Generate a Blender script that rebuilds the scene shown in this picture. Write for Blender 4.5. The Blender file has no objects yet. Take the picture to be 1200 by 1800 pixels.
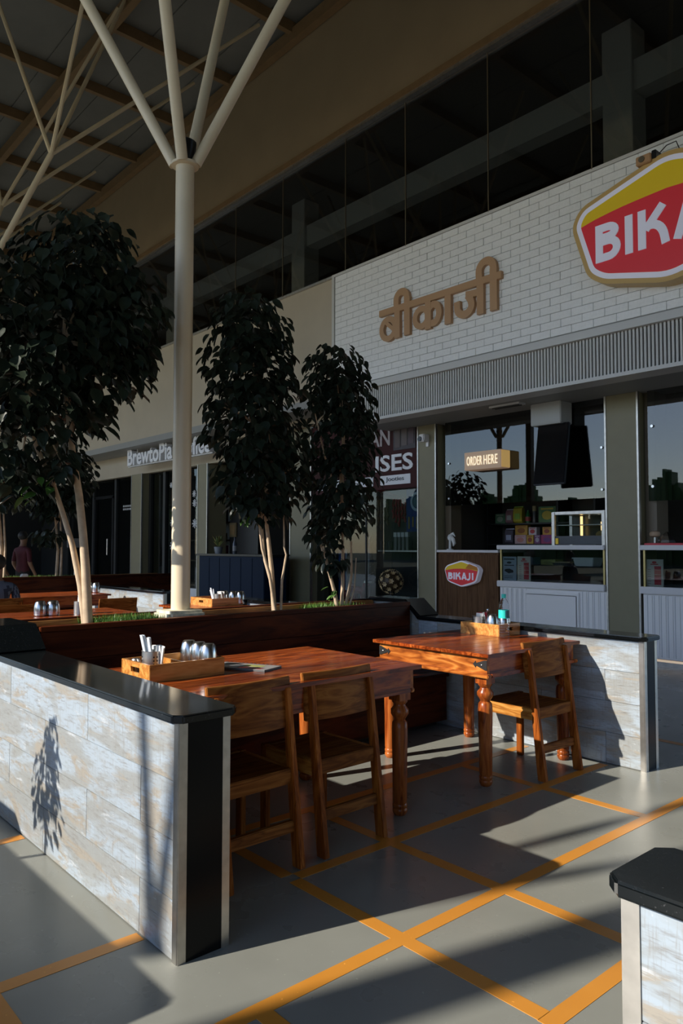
import bpy, bmesh, math, random
from mathutils import Vector, Matrix, Euler
random.seed(7)
R = math.radians
S = bpy.context.scene
COL = S.collection

# ------------------------------------------------------------------ camera
cam_d = bpy.data.cameras.new('camera')
cam = bpy.data.objects.new('camera', cam_d)
COL.objects.link(cam)
YAW, PITCH, ROLL = -0.8493600, 0.0451381, 0.0012505
fw = Vector((math.sin(YAW) * math.cos(PITCH), math.cos(YAW) * math.cos(PITCH), math.sin(PITCH)))
rt = fw.cross(Vector((0, 0, 1))).normalized()
up = rt.cross(fw)
rt, up = rt * math.cos(ROLL) + up * math.sin(ROLL), up * math.cos(ROLL) - rt * math.sin(ROLL)
cam.matrix_world = Matrix(((rt.x, up.x, -fw.x, 0), (rt.y, up.y, -fw.y, 0), (rt.z, up.z, -fw.z, 1.46), (0, 0, 0, 1)))
cam_d.sensor_fit = 'VERTICAL'
cam_d.sensor_height = 36
cam_d.lens = 36 * 1322.05 / 1800
cam_d.clip_end = 400
S.camera = cam

# ------------------------------------------------------------------ sky, sun, exposure
SUN_AZ, SUN_EL = R(75.0), R(28.8)          # horizontal direction of travel from +X, elevation
SUN_POWER, SKY_POWER = 6.6, 0.205
W = bpy.data.worlds.new('world')
S.world = W
W.use_nodes = True
nt = W.node_tree
nt.nodes.clear()
sky = nt.nodes.new('ShaderNodeTexSky')
sky.sky_type = 'NISHITA'
sky.sun_disc = False
sky.sun_elevation = SUN_EL
sky.sun_rotation = R(180 + 15)
sky.air_density = 1.0
sky.dust_density = 0.4
sky.ozone_density = 1.0
bg = nt.nodes.new('ShaderNodeBackground')
bg.inputs['Strength'].default_value = SKY_POWER
wo = nt.nodes.new('ShaderNodeOutputWorld')
tint = nt.nodes.new('ShaderNodeMix')            # camera white balance: the haze reads slightly blue
tint.data_type = 'RGBA'
tint.blend_type = 'MULTIPLY'
tint.inputs[0].default_value = 1.0
tint.inputs[7].default_value = (0.86, 0.95, 1.14, 1)
nt.links.new(sky.outputs[0], tint.inputs[6])
nt.links.new(tint.outputs[2], bg.inputs[0])
nt.links.new(bg.outputs[0], wo.inputs[0])
sd = bpy.data.lights.new('sun', 'SUN')
sd.energy = SUN_POWER
sd.angle = R(0.53)
sd.color = (1.0, 0.93, 0.82)
sun = bpy.data.objects.new('sun', sd)
COL.objects.link(sun)
sv = Vector((math.cos(SUN_AZ) * math.cos(SUN_EL), math.sin(SUN_AZ) * math.cos(SUN_EL), -math.sin(SUN_EL)))
sun.rotation_euler = sv.to_track_quat('-Z', 'Y').to_euler()
sun.location = (-6, -20, 14)
S.view_settings.view_transform = 'Standard'
S.view_settings.look = 'None'
S.view_settings.exposure = 0.0
S.view_settings.gamma = 1.0
S.view_settings.use_curve_mapping = False

# ------------------------------------------------------------------ materials
def new_mat(name):
    m = bpy.data.materials.new(name)
    m.use_nodes = True
    n = m.node_tree
    return m, n, n.nodes['Principled BSDF']

def plain(name, col, rough=0.5, metal=0.0, spec=0.5, noise=0.0, scale=6.0, emit=None, estr=0.0, coat=0.0):
    m, n, p = new_mat(name)
    p.inputs['Base Color'].default_value = (*col, 1)
    p.inputs['Roughness'].default_value = rough
    p.inputs['Metallic'].default_value = metal
    p.inputs['Specular IOR Level'].default_value = spec
    p.inputs['Coat Weight'].default_value = coat
    p.inputs['Coat Roughness'].default_value = 0.08
    if emit:
        p.inputs['Emission Color'].default_value = (*emit, 1)
        p.inputs['Emission Strength'].default_value = estr
    if noise > 0:
        tc = n.nodes.new('ShaderNodeTexCoord')
        nz = n.nodes.new('ShaderNodeTexNoise')
        nz.inputs['Scale'].default_value = scale
        nz.inputs['Detail'].default_value = 6
        n.links.new(tc.outputs['Object'], nz.inputs['Vector'])
        cr = n.nodes.new('ShaderNodeValToRGB')
        cr.color_ramp.elements[0].position = 0.3
        cr.color_ramp.elements[1].position = 0.7
        cr.color_ramp.elements[0].color = (*[c * (1 - noise) for c in col], 1)
        cr.color_ramp.elements[1].color = (*[min(1, c * (1 + noise)) for c in col], 1)
        n.links.new(nz.outputs['Fac'], cr.inputs['Fac'])
        n.links.new(cr.outputs['Color'], p.inputs['Base Color'])
    return m

def wood(name, c0, c1, c2, axis='X', rough=0.3, coat=0.3, vary=0.35, stretch=9.0, scale=2.2, spec=0.5):
    """long-grained wood: stretched noise rings, tone varied from piece to piece"""
    m, n, p = new_mat(name)
    N = n.nodes.new
    L = n.links.new
    tc = N('ShaderNodeTexCoord')
    oi = N('ShaderNodeObjectInfo')
    vm = N('ShaderNodeVectorMath'); vm.operation = 'MULTIPLY_ADD'
    comb = N('ShaderNodeCombineXYZ')
    mul = N('ShaderNodeMath'); mul.operation = 'MULTIPLY'; mul.inputs[1].default_value = 17.3
    L(oi.outputs['Random'], mul.inputs[0])
    for i in range(3):
        L(mul.outputs[0], comb.inputs[i])
    L(tc.outputs['Object'], vm.inputs[0])
    sc = [stretch * scale] * 3
    sc['XYZ'.index(axis)] = scale
    vm.inputs[1].default_value = sc
    L(comb.outputs[0], vm.inputs[2])
    n1 = N('ShaderNodeTexNoise'); n1.inputs['Scale'].default_value = 1.0; n1.inputs['Detail'].default_value = 3; n1.inputs['Distortion'].default_value = 0.8
    L(vm.outputs[0], n1.inputs['Vector'])
    rings = N('ShaderNodeMath'); rings.operation = 'MULTIPLY'; rings.inputs[1].default_value = 7.0
    L(n1.outputs['Fac'], rings.inputs[0])
    pp = N('ShaderNodeMath'); pp.operation = 'PINGPONG'; pp.inputs[1].default_value = 1.0
    L(rings.outputs[0], pp.inputs[0])
    n2 = N('ShaderNodeTexNoise'); n2.inputs['Scale'].default_value = 6.0; n2.inputs['Detail'].default_value = 5
    L(vm.outputs[0], n2.inputs['Vector'])
    mx = N('ShaderNodeMix'); mx.data_type = 'FLOAT'; mx.inputs[0].default_value = 0.4
    L(pp.outputs[0], mx.inputs[2]); L(n2.outputs['Fac'], mx.inputs[3])
    cr = N('ShaderNodeValToRGB')
    e = cr.color_ramp.elements
    e[0].position = 0.1; e[0].color = (*c0, 1)
    e[1].position = 0.85; e[1].color = (*c2, 1)
    k = e.new(0.45); k.color = (*c1, 1)
    L(mx.outputs[0], cr.inputs['Fac'])
    hs = N('ShaderNodeHueSaturation')
    mr = N('ShaderNodeMapRange'); mr.inputs[3].default_value = 1 - vary; mr.inputs[4].default_value = 1 + vary * 0.7
    L(oi.outputs['Random'], mr.inputs[0]); L(mr.outputs[0], hs.inputs['Value'])
    L(cr.outputs['Color'], hs.inputs['Color']); L(hs.outputs[0], p.inputs['Base Color'])
    p.inputs['Roughness'].default_value = rough
    p.inputs['Specular IOR Level'].default_value = spec
    p.inputs['Coat Weight'].default_value = coat
    p.inputs['Coat Roughness'].default_value = 0.12
    bp = N('ShaderNodeBump'); bp.inputs['Strength'].default_value = 0.05
    L(mx.outputs[0], bp.inputs['Height']); L(bp.outputs[0], p.inputs['Normal'])
    return m

def tile_mat():
    """distressed painted plank tile: pale blue, grey, beige and white worn in long streaks"""
    m, n, p = new_mat('distressed_tile')
    N = n.nodes.new; L = n.links.new
    tc = N('ShaderNodeTexCoord'); oi = N('ShaderNodeObjectInfo')
    comb = N('ShaderNodeCombineXYZ')
    mul = N('ShaderNodeMath'); mul.operation = 'MULTIPLY'; mul.inputs[1].default_value = 31.0
    L(oi.outputs['Random'], mul.inputs[0])
    for i in range(3):
        L(mul.outputs[0], comb.inputs[i])
    ad = N('ShaderNodeVectorMath'); ad.operation = 'ADD'
    L(tc.outputs['Object'], ad.inputs[0]); L(comb.outputs[0], ad.inputs[1])
    def nz(scale, detail, rough=0.6, dist=0.0):
        mp = N('ShaderNodeVectorMath'); mp.operation = 'MULTIPLY'; mp.inputs[1].default_value = scale
        L(ad.outputs[0], mp.inputs[0])
        t = N('ShaderNodeTexNoise'); t.inputs['Scale'].default_value = 1.0; t.inputs['Detail'].default_value = detail
        t.inputs['Roughness'].default_value = rough; t.inputs['Distortion'].default_value = dist
        L(mp.outputs[0], t.inputs['Vector']); return t.outputs['Fac']
    def ramp(f, a, b):
        r = N('ShaderNodeMapRange'); r.inputs[1].default_value = a; r.inputs[2].default_value = b
        L(f, r.inputs[0]); return r.outputs[0]
    def mix(f, c1, c2):
        x = N('ShaderNodeMix'); x.data_type = 'RGBA'
        L(f, x.inputs[0])
        for i, c in ((6, c1), (7, c2)):
            if isinstance(c, tuple): x.inputs[i].default_value = (*c, 1)
            else: L(c, x.inputs[i])
        return x.outputs[2]
    big = nz((2.0, 9, 8), 5, 0.55, 0.6)
    big2 = nz((2.4, 8, 9), 6, 0.65, 0.9)
    fine = nz((14, 60, 90), 4, 0.7)
    scr = nz((5, 40, 120), 3, 0.7)
    grit = nz((70, 70, 70), 3, 0.7)
    c = mix(ramp(big, 0.44, 0.55), (0.355, 0.415, 0.475), (0.29, 0.305, 0.305))
    c = mix(ramp(big2, 0.52, 0.60), c, (0.325, 0.295, 0.25))
    c = mix(ramp(nz((4, 14, 22), 6, 0.7, 0.6), 0.60, 0.68), c, (0.50, 0.53, 0.56))
    c = mix(ramp(fine, 0.50, 0.78), c, (0.20, 0.19, 0.175))
    c = mix(ramp(nz((110, 40, 9), 4, 0.7), 0.54, 0.80), c, (0.24, 0.225, 0.20))
    c = mix(ramp(scr, 0.66, 0.74), c, (0.13, 0.12, 0.11))
    c = mix(ramp(grit, 0.66, 0.85), c, (0.56, 0.56, 0.55))
    L(c, p.inputs['Base Color'])
    p.inputs['Roughness'].default_value = 0.42
    bp = N('ShaderNodeBump'); bp.inputs['Strength'].default_value = 0.08; bp.inputs['Distance'].default_value = 0.004
    L(fine, bp.inputs['Height']); L(bp.outputs[0], p.inputs['Normal'])
    return m

def floor_mat(name, col, col2, rough=0.26):
    m, n, p = new_mat(name)
    N = n.nodes.new; L = n.links.new
    tc = N('ShaderNodeTexCoord')
    def nz(sc, det):
        t = N('ShaderNodeTexNoise'); t.inputs['Scale'].default_value = sc; t.inputs['Detail'].default_value = det
        L(tc.outputs['Object'], t.inputs['Vector']); return t.outputs['Fac']
    cr = N('ShaderNodeValToRGB'); cr.color_ramp.elements[0].position = 0.35; cr.color_ramp.elements[1].position = 0.7
    cr.color_ramp.elements[0].color = (*col, 1); cr.color_ramp.elements[1].color = (*col2, 1)
    L(nz(1.7, 8), cr.inputs['Fac'])
    sp = N('ShaderNodeMapRange'); sp.inputs[1].default_value = 0.70; sp.inputs[2].default_value = 0.76
    L(nz(45, 3), sp.inputs[0])
    mx = N('ShaderNodeMix'); mx.data_type = 'RGBA'; mx.inputs[7].default_value = (*[min(1, c * 1.5) for c in col2], 1)
    L(sp.outputs[0], mx.inputs[0]); L(cr.outputs[0], mx.inputs[6]); L(mx.outputs[2], p.inputs['Base Color'])
    p.inputs['Specular IOR Level'].default_value = 0.32
    rr = N('ShaderNodeMapRange'); rr.inputs[3].default_value = rough - 0.06; rr.inputs[4].default_value = rough + 0.12
    L(nz(4, 5), rr.inputs[0]); L(rr.outputs[0], p.inputs['Roughness'])
    bp = N('ShaderNodeBump'); bp.inputs['Strength'].default_value = 0.03
    L(nz(9, 4), bp.inputs['Height']); L(bp.outputs[0], p.inputs['Normal'])
    return m

def granite(spec=0.5):
    m, n, p = new_mat('black_granite')
    p.inputs['Specular IOR Level'].default_value = spec
    N = n.nodes.new; L = n.links.new
    tc = N('ShaderNodeTexCoord')
    t = N('ShaderNodeTexNoise'); t.inputs['Scale'].default_value = 160; t.inputs['Detail'].default_value = 2
    L(tc.outputs['Object'], t.inputs['Vector'])
    cr = N('ShaderNodeValToRGB'); cr.color_ramp.elements[0].position = 0.66; cr.color_ramp.elements[1].position = 0.86
    cr.color_ramp.elements[0].color = (0.006, 0.008, 0.009, 1); cr.color_ramp.elements[1].color = (0.09, 0.09, 0.095, 1)
    L(t.outputs['Fac'], cr.inputs[0]); L(cr.outputs[0], p.inputs['Base Color'])
    p.inputs['Roughness'].default_value = 0.10
    return m

def glass_pane(name, tint=(0.8, 0.85, 0.85), gloss=1.0):
    m = bpy.data.materials.new(name); m.use_nodes = True
    n = m.node_tree; n.nodes.clear()
    N = n.nodes.new; L = n.links.new
    o = N('ShaderNodeOutputMaterial'); mx = N('ShaderNodeMixShader')
    tr = N('ShaderNodeBsdfTransparent'); tr.inputs[0].default_value = (*tint, 1)
    gl = N('ShaderNodeBsdfGlossy'); gl.inputs['Roughness'].default_value = 0.01
    lw = N('ShaderNodeLayerWeight'); lw.inputs['Blend'].default_value = 0.5
    pw = N('ShaderNodeMath'); pw.operation = 'POWER'; pw.inputs[1].default_value = 5.0
    sc = N('ShaderNodeMath'); sc.operation = 'MULTIPLY_ADD'; sc.inputs[1].default_value = 0.96; sc.inputs[2].default_value = 0.04
    mu = N('ShaderNodeMath'); mu.operation = 'MULTIPLY'; mu.inputs[1].default_value = gloss; mu.use_clamp = True
    L(lw.outputs['Facing'], pw.inputs[0]); L(pw.outputs[0], sc.inputs[0]); L(sc.outputs[0], mu.inputs[0]); L(mu.outputs[0], mx.inputs[0])
    L(tr.outputs[0], mx.inputs[1]); L(gl.outputs[0], mx.inputs[2]); L(mx.outputs[0], o.inputs[0])
    return m

def leaf_mat(name, c1, c2):
    m, n, p = new_mat(name)
    N = n.nodes.new; L = n.links.new
    tc = N('ShaderNodeTexCoord'); t = N('ShaderNodeTexNoise'); t.inputs['Scale'].default_value = 9
    L(tc.outputs['Object'], t.inputs['Vector'])
    cr = N('ShaderNodeValToRGB'); cr.color_ramp.elements[0].position = 0.35; cr.color_ramp.elements[1].position = 0.7
    cr.color_ramp.elements[0].color = (*c1, 1); cr.color_ramp.elements[1].color = (*c2, 1)
    L(t.outputs['Fac'], cr.inputs[0]); L(cr.outputs[0], p.inputs['Base Color'])
    p.inputs['Roughness'].default_value = 0.42
    p.inputs['Specular IOR Level'].default_value = 0.35
    return m

M = {}
M['floor'] = floor_mat('grey_epoxy_floor', (0.245, 0.25, 0.222), (0.30, 0.305, 0.272))
M['paving'] = floor_mat('outdoor_lawn', (0.055, 0.07, 0.035), (0.08, 0.095, 0.05), 0.9)
M['stripe'] = floor_mat('orange_floor_paint', (0.62, 0.25, 0.035), (0.72, 0.31, 0.05), 0.30)
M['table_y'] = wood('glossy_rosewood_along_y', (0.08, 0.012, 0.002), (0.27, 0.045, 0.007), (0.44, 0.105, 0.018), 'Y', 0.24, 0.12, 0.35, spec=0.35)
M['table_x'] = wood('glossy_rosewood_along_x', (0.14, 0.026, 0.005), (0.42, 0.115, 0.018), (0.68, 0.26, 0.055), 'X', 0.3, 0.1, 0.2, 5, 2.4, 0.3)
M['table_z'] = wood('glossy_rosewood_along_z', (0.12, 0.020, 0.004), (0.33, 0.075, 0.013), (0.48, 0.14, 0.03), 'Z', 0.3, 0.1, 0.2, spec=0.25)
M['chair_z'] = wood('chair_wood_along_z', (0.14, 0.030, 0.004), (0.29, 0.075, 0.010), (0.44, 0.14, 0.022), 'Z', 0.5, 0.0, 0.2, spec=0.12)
M['chair_y'] = wood('chair_wood_y_shaded', (0.11, 0.030, 0.005), (0.22, 0.070, 0.012), (0.33, 0.125, 0.026), 'Y', 0.5, 0.0, 0.2, spec=0.12)  # darker copy of the chair wood, shade put into its colour
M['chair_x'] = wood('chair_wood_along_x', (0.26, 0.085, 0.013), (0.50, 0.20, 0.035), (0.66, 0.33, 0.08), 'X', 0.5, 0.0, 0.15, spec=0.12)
M['bench'] = wood('bench_wood_along_y', (0.022, 0.004, 0.0015), (0.06, 0.011, 0.003), (0.10, 0.022, 0.005), 'Y', 0.45, 0.0, 0.15, 7, 1.3, 0.12)
M['rim'] = wood('planter_rim_wood', (0.22, 0.08, 0.02), (0.40, 0.17, 0.045), (0.5, 0.24, 0.07), 'Y', 0.5, 0.05, 0.15)
M['tray'] = wood('tray_wood', (0.34, 0.11, 0.02), (0.60, 0.25, 0.05), (0.74, 0.36, 0.10), 'Y', 0.35, 0.3, 0.15)
M['kiosk'] = wood('brown_laminate', (0.085, 0.040, 0.018), (0.12, 0.058, 0.026), (0.15, 0.075, 0.035), 'Z', 0.5, 0.0, 0.1, 14, 1.2, 0.12)
M['tile'] = tile_mat()
M['granite'] = granite(0.35)
M['granite_side'] = plain('black_granite_side', (0.007, 0.007, 0.007), 0.25, spec=0.15)
M['steel'] = plain('polished_steel', (0.56, 0.56, 0.56), 0.22, 1.0)
M['brushed'] = plain('brushed_aluminium', (0.52, 0.50, 0.47), 0.36, 1.0, noise=0.12, scale=20)
M['cream'] = plain('cream_paint', (0.76, 0.64, 0.45), 0.38, noise=0.06, scale=3)
M['plinth'] = plain('chipped_concrete', (0.66, 0.61, 0.46), 0.8, noise=0.3, scale=18)
M['rust'] = plain('brown_steel_paint', (0.20, 0.125, 0.06), 0.5, noise=0.1)
M['roof'] = plain('grey_roof_sheet', (0.15, 0.15, 0.14), 0.6, noise=0.08, scale=2)
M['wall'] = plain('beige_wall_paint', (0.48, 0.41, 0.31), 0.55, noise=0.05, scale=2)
M['wall_up'] = plain('tan_wall_paint', (0.28, 0.21, 0.13), 0.6, noise=0.06, scale=1.5)
M['olive'] = plain('olive_grey_panel', (0.245, 0.215, 0.128), 0.45, noise=0.04)
M['recess'] = plain('dark_brown_panel', (0.13, 0.10, 0.065), 0.4)
M['brick'] = plain('white_glazed_brick', (0.90, 0.90, 0.90), 0.24, noise=0.04, scale=30)
M['grout'] = plain('grey_grout', (0.38, 0.38, 0.38), 0.9)
M['whitemetal'] = plain('white_metal', (0.62, 0.61, 0.60), 0.4)
M['slat'] = plain('pale_slat', (0.58, 0.57, 0.55), 0.35)
M['dark'] = plain('near_black', (0.018, 0.018, 0.018), 0.5)
M['soffit'] = plain('grey_soffit', (0.30, 0.30, 0.29), 0.6)
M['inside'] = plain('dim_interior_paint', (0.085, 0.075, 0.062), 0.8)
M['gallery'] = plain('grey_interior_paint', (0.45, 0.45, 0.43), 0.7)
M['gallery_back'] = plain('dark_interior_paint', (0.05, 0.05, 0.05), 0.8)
M['glass'] = glass_pane('clear_glass', (0.72, 0.76, 0.76))
M['glass_up'] = glass_pane('dark_tinted_glass', (0.80, 0.82, 0.82), 1.1)
M['tinted'] = glass_pane('smoked_glass', (0.42, 0.46, 0.46), 1.8)
M['worktop'] = plain('pale_worktop', (0.80, 0.77, 0.78), 0.3)
M['counter'] = plain('pale_blue_grey_panel', (0.92, 0.89, 0.88), 0.35)
M['groove'] = plain('groove_shadow_grey', (0.55, 0.55, 0.56), 0.5)
M['brass'] = plain('brass', (0.45, 0.36, 0.16), 0.35, 1.0)
M['copper'] = plain('tan_sign_letters', (0.50, 0.29, 0.15), 0.4)
M['signtan'] = plain('tan_sign_rim', (0.62, 0.40, 0.14), 0.4)
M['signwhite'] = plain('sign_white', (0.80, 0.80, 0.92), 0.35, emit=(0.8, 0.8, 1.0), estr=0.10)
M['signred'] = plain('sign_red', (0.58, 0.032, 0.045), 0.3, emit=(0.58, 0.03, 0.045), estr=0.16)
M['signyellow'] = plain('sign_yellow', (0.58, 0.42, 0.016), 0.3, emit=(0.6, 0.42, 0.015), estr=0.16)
M['signorange'] = plain('sign_orange', (0.66, 0.24, 0.02), 0.3)
M['letterwhite'] = plain('white_letter', (0.84, 0.84, 0.88), 0.4)
M['maroon'] = plain('maroon_print', (0.055, 0.014, 0.015), 0.6, spec=0.2)
M['black'] = plain('black_plastic', (0.01, 0.01, 0.011), 0.3)
M['screen'] = plain('black_screen', (0.006, 0.006, 0.007), 0.12)
M['iron'] = plain('black_iron', (0.035, 0.033, 0.032), 0.5, 0.6)
M['paper'] = plain('white_paper', (0.82, 0.82, 0.80), 0.8)
M['redprint'] = plain('red_print', (0.62, 0.04, 0.06), 0.5)
M['creampaper'] = plain('cream_paper', (0.72, 0.66, 0.58), 0.6)
M['bluepaper'] = plain('blue_grey_paper', (0.45, 0.52, 0.62), 0.5)
M['ink'] = plain('dark_ink', (0.03, 0.035, 0.045), 0.6)
M['navy'] = plain('navy_panel', (0.006, 0.018, 0.045), 0.6, spec=0.2)
M['turq'] = plain('turquoise_plastic', (0.03, 0.62, 0.55), 0.35)
M['straw'] = plain('clear_spoon_plastic', (0.70, 0.76, 0.82), 0.25)
M['bark'] = plain('pale_bark', (0.56, 0.42, 0.28), 0.8, noise=0.22, scale=14)
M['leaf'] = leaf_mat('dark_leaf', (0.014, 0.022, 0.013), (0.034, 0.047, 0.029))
M['leaf_b'] = leaf_mat('bright_leaf', (0.05, 0.12, 0.02), (0.10, 0.20, 0.04))  # planter trees: sunlight put into the leaf colour; outdoors plain green foliage
M['grass'] = leaf_mat('grass_blade', (0.06, 0.14, 0.02), (0.12, 0.24, 0.04))
M['soil'] = plain('soil', (0.05, 0.035, 0.02), 0.95, noise=0.3, scale=20)
M['skin'] = plain('skin', (0.25, 0.13, 0.08), 0.6)
M['hair'] = plain('black_hair', (0.01, 0.009, 0.008), 0.6)
M['warm'] = plain('reflected_tube_glow', (1, 0.8, 0.5), 0.5, emit=(1.0, 0.62, 0.25), estr=3.0)
M['led'] = plain('led_strip', (1, .8, .6), 0.5, emit=(1.0, 0.72, 0.45), estr=0.35)
M['warmbox'] = plain('backlit_tan_box', (0.62, 0.46, 0.32), 0.5, emit=(1.0, 0.62, 0.40), estr=0.10)
M['warmside'] = plain('backlit_box_side', (0.7, 0.5, 0.2), 0.5, emit=(1.0, 0.62, 0.2), estr=0.30)
M['warmletter'] = plain('backlit_letters', (1, 0.9, 0.7), 0.5, emit=(1.0, 0.86, 0.60), estr=0.75)
_cm = {}
def colour(c, rough=0.5):
    k = tuple(round(x, 3) for x in c) + (rough,)
    if k not in _cm:
        _cm[k] = plain('coloured_surface', c, rough, noise=0.08, scale=12)
    return _cm[k]
def bottle_glass():
    m, n, p = new_mat('clear_bottle_plastic')
    p.inputs['Transmission Weight'].default_value = 1.0
    p.inputs['Roughness'].default_value = 0.03
    p.inputs['IOR'].default_value = 1.33
    p.inputs['Base Color'].default_value = (0.96, 0.98, 1, 1)
    return m
M['bottle'] = bottle_glass()

# ------------------------------------------------------------------ mesh helpers
class MB:
    def __init__(s):
        s.v = []; s.f = []; s.mi = []; s.cur = 0
    def add(s, vs, fs):
        b = len(s.v); s.v += [tuple(p) for p in vs]
        s.f += [tuple(i + b for i in f) for f in fs]; s.mi += [s.cur] * len(fs)
        return s
    def box(s, x0, x1, y0, y1, z0, z1):
        v = [(x, y, z) for z in (z0, z1) for y in (y0, y1) for x in (x0, x1)]
        return s.add(v, [(0, 2, 3, 1), (4, 5, 7, 6), (0, 1, 5, 4), (2, 6, 7, 3), (0, 4, 6, 2), (1, 3, 7, 5)])
    def hexa(s, bot, top):
        return s.add(list(bot) + list(top), [(3, 2, 1, 0), (4, 5, 6, 7), (0, 1, 5, 4), (1, 2, 6, 5), (2, 3, 7, 6), (3, 0, 4, 7)])
    def prism(s, poly, a, b, plane='XZ'):
        """closed polygon (counter-clockwise) extruded from a to b along the third axis"""
        n = len(poly)
        def P(p, t):
            return {'XZ': (p[0], t, p[1]), 'XY': (p[0], p[1], t), 'YZ': (t, p[0], p[1])}[plane]
        v = [P(p, a) for p in poly] + [P(p, b) for p in poly]
        f = [tuple(range(n))[::-1], tuple(range(n, 2 * n))] + [(i, (i + 1) % n, n + (i + 1) % n, n + i) for i in range(n)]
        return s.add(v, f)
    def tube(s, pts, rad, n=8, cap=True):
        pts = [Vector(p) for p in pts]
        if not isinstance(rad, (list, tuple)): rad = [rad] * len(pts)
        vs = []; fs = []; prev = None
        for i, p in enumerate(pts):
            t = (pts[min(i + 1, len(pts) - 1)] - pts[max(i - 1, 0)]).normalized()
            if prev is None:
                a = Vector((0, 0, 1)) if abs(t.z) < 0.9 else Vector((1, 0, 0))
                u = t.cross(a).normalized()
            else:
                u = (prev - t * prev.dot(t)).normalized()
            prev = u; w = t.cross(u)
            for k in range(n):
                an = 2 * math.pi * k / n
                vs.append(p + (u * math.cos(an) + w * math.sin(an)) * rad[i])
        for i in range(len(pts) - 1):
            for k in range(n):
                fs.append((i * n + k, i * n + (k + 1) % n, (i + 1) * n + (k + 1) % n, (i + 1) * n + k))
        if cap:
            fs.append(tuple(range(n))[::-1]); fs.append(tuple(range((len(pts) - 1) * n, len(pts) * n)))
        return s.add(vs, fs)
    def lathe(s, prof, c=(0, 0, 0), n=16, cap=True, phase=0.0):
        vs = []; fs = []
        for r, z in prof:
            for k in range(n):
                an = 2 * math.pi * (k + phase) / n
                vs.append((c[0] + r * math.cos(an), c[1] + r * math.sin(an), c[2] + z))
        m = len(prof)
        for i in range(m - 1):
            for k in range(n):
                fs.append((i * n + k, i * n + (k + 1) % n, (i + 1) * n + (k + 1) % n, (i + 1) * n + k))
        if cap:
            fs.append(tuple(range(n))[::-1]); fs.append(tuple(range((m - 1) * n, m * n)))
        return s.add(vs, fs)
    def sphere(s, c, r, n=10, m=6, sz=1.0):
        prof = [(r * math.sin(math.pi * i / m), -r * sz * math.cos(math.pi * i / m)) for i in range(m + 1)]
        prof[0] = (r * 0.02, prof[0][1]); prof[-1] = (r * 0.02, prof[-1][1])
        return s.lathe(prof, c, n)
    def stroke(s, pts, w, a, b, closed=False, cap=0.0):
        """flat ribbon of width w following pts in XZ, extruded in Y from a to b"""
        P = [Vector((p[0], p[1])) for p in pts]; n = len(P); L = []; Rr = []
        for i in range(n):
            if closed:
                d0 = (P[i] - P[i - 1]).normalized(); d1 = (P[(i + 1) % n] - P[i]).normalized()
            else:
                d1 = (P[min(i + 1, n - 1)] - P[max(i, 0)]) if i < n - 1 else P[i] - P[i - 1]
                d0 = (P[i] - P[i - 1]) if i > 0 else d1
                d0 = d0.normalized(); d1 = d1.normalized()
            t = (d0 + d1).normalized(); nn = Vector((-t.y, t.x))
            k = 1 / max(0.5, nn.dot(Vector((-d1.y, d1.x))))
            L.append(P[i] + nn * w / 2 * k); Rr.append(P[i] - nn * w / 2 * k)
        vs = [(p.x, a, p.y) for p in L] + [(p.x, a, p.y) for p in Rr] + [(p.x, b, p.y) for p in L] + [(p.x, b, p.y) for p in Rr]
        fs = []
        for i in range(n if closed else n - 1):
            j = (i + 1) % n
            fs += [(i, n + i, n + j, j), (2 * n + i, 2 * n + j, 3 * n + j, 3 * n + i), (i, j, 2 * n + j, 2 * n + i), (n + i, 3 * n + i, 3 * n + j, n + j)]
        if not closed:
            fs += [(0, 2 * n, 3 * n, n), (n - 1, 2 * n - 1, 4 * n - 1, 3 * n - 1)]
        return s.add(vs, fs)
    def mesh(s, name, mats, smooth=False, bevel=0.0, org=(0, 0, 0)):
        me = bpy.data.meshes.new(name)
        me.from_pydata([(v[0] - org[0], v[1] - org[1], v[2] - org[2]) for v in s.v], [], s.f)
        for m in (mats if isinstance(mats, (list, tuple)) else [mats]):
            me.materials.append(m)
        me.polygons.foreach_set('material_index', s.mi)
        bm = bmesh.new(); bm.from_mesh(me)
        bmesh.ops.recalc_face_normals(bm, faces=bm.faces)
        if bevel > 0:
            es = [e for e in bm.edges if len(e.link_faces) == 2 and e.calc_face_angle(0) > 0.6]
            bmesh.ops.bevel(bm, geom=es, offset=bevel, segments=2, affect='EDGES', clamp_overlap=True)
        if smooth:
            for f in bm.faces: f.smooth = True
            for e in bm.edges:
                if len(e.link_faces) == 2 and e.calc_face_angle(0) > 0.7: e.smooth = False
        bm.to_mesh(me); bm.free()
        return me
    def build(s, name, mats, parent=None, smooth=False, bevel=0.0, org=None):
        if org is None:
            org = tuple(parent.location) if parent is not None else (0, 0, 0)
        o = bpy.data.objects.new(name, s.mesh(name, mats, smooth, bevel, org))
        COL.objects.link(o)
        if parent is not None: o.parent = parent
        else: o.location = org
        return o

def B(x0, x1, y0, y1, z0, z1):
    return MB().box(x0, x1, y0, y1, z0, z1)

def tag(o, label, cat, group=None, kind=None):
    o['label'] = label; o['category'] = cat
    if group: o['group'] = group
    if kind: o['kind'] = kind
    return o

def thing(name, label, cat, loc, group=None, rz=0):
    o = bpy.data.objects.new(name, None)
    o.empty_display_size = 0.1
    COL.objects.link(o); o.location = loc; o.rotation_euler = (0, 0, rz)
    return tag(o, label, cat, group)

def struct(o):
    o['kind'] = 'structure'; return o

def sroot(name, loc=(0, 0, 0)):
    o = bpy.data.objects.new(name, None); COL.objects.link(o); o.location = loc
    o['kind'] = 'structure'; return o

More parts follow.
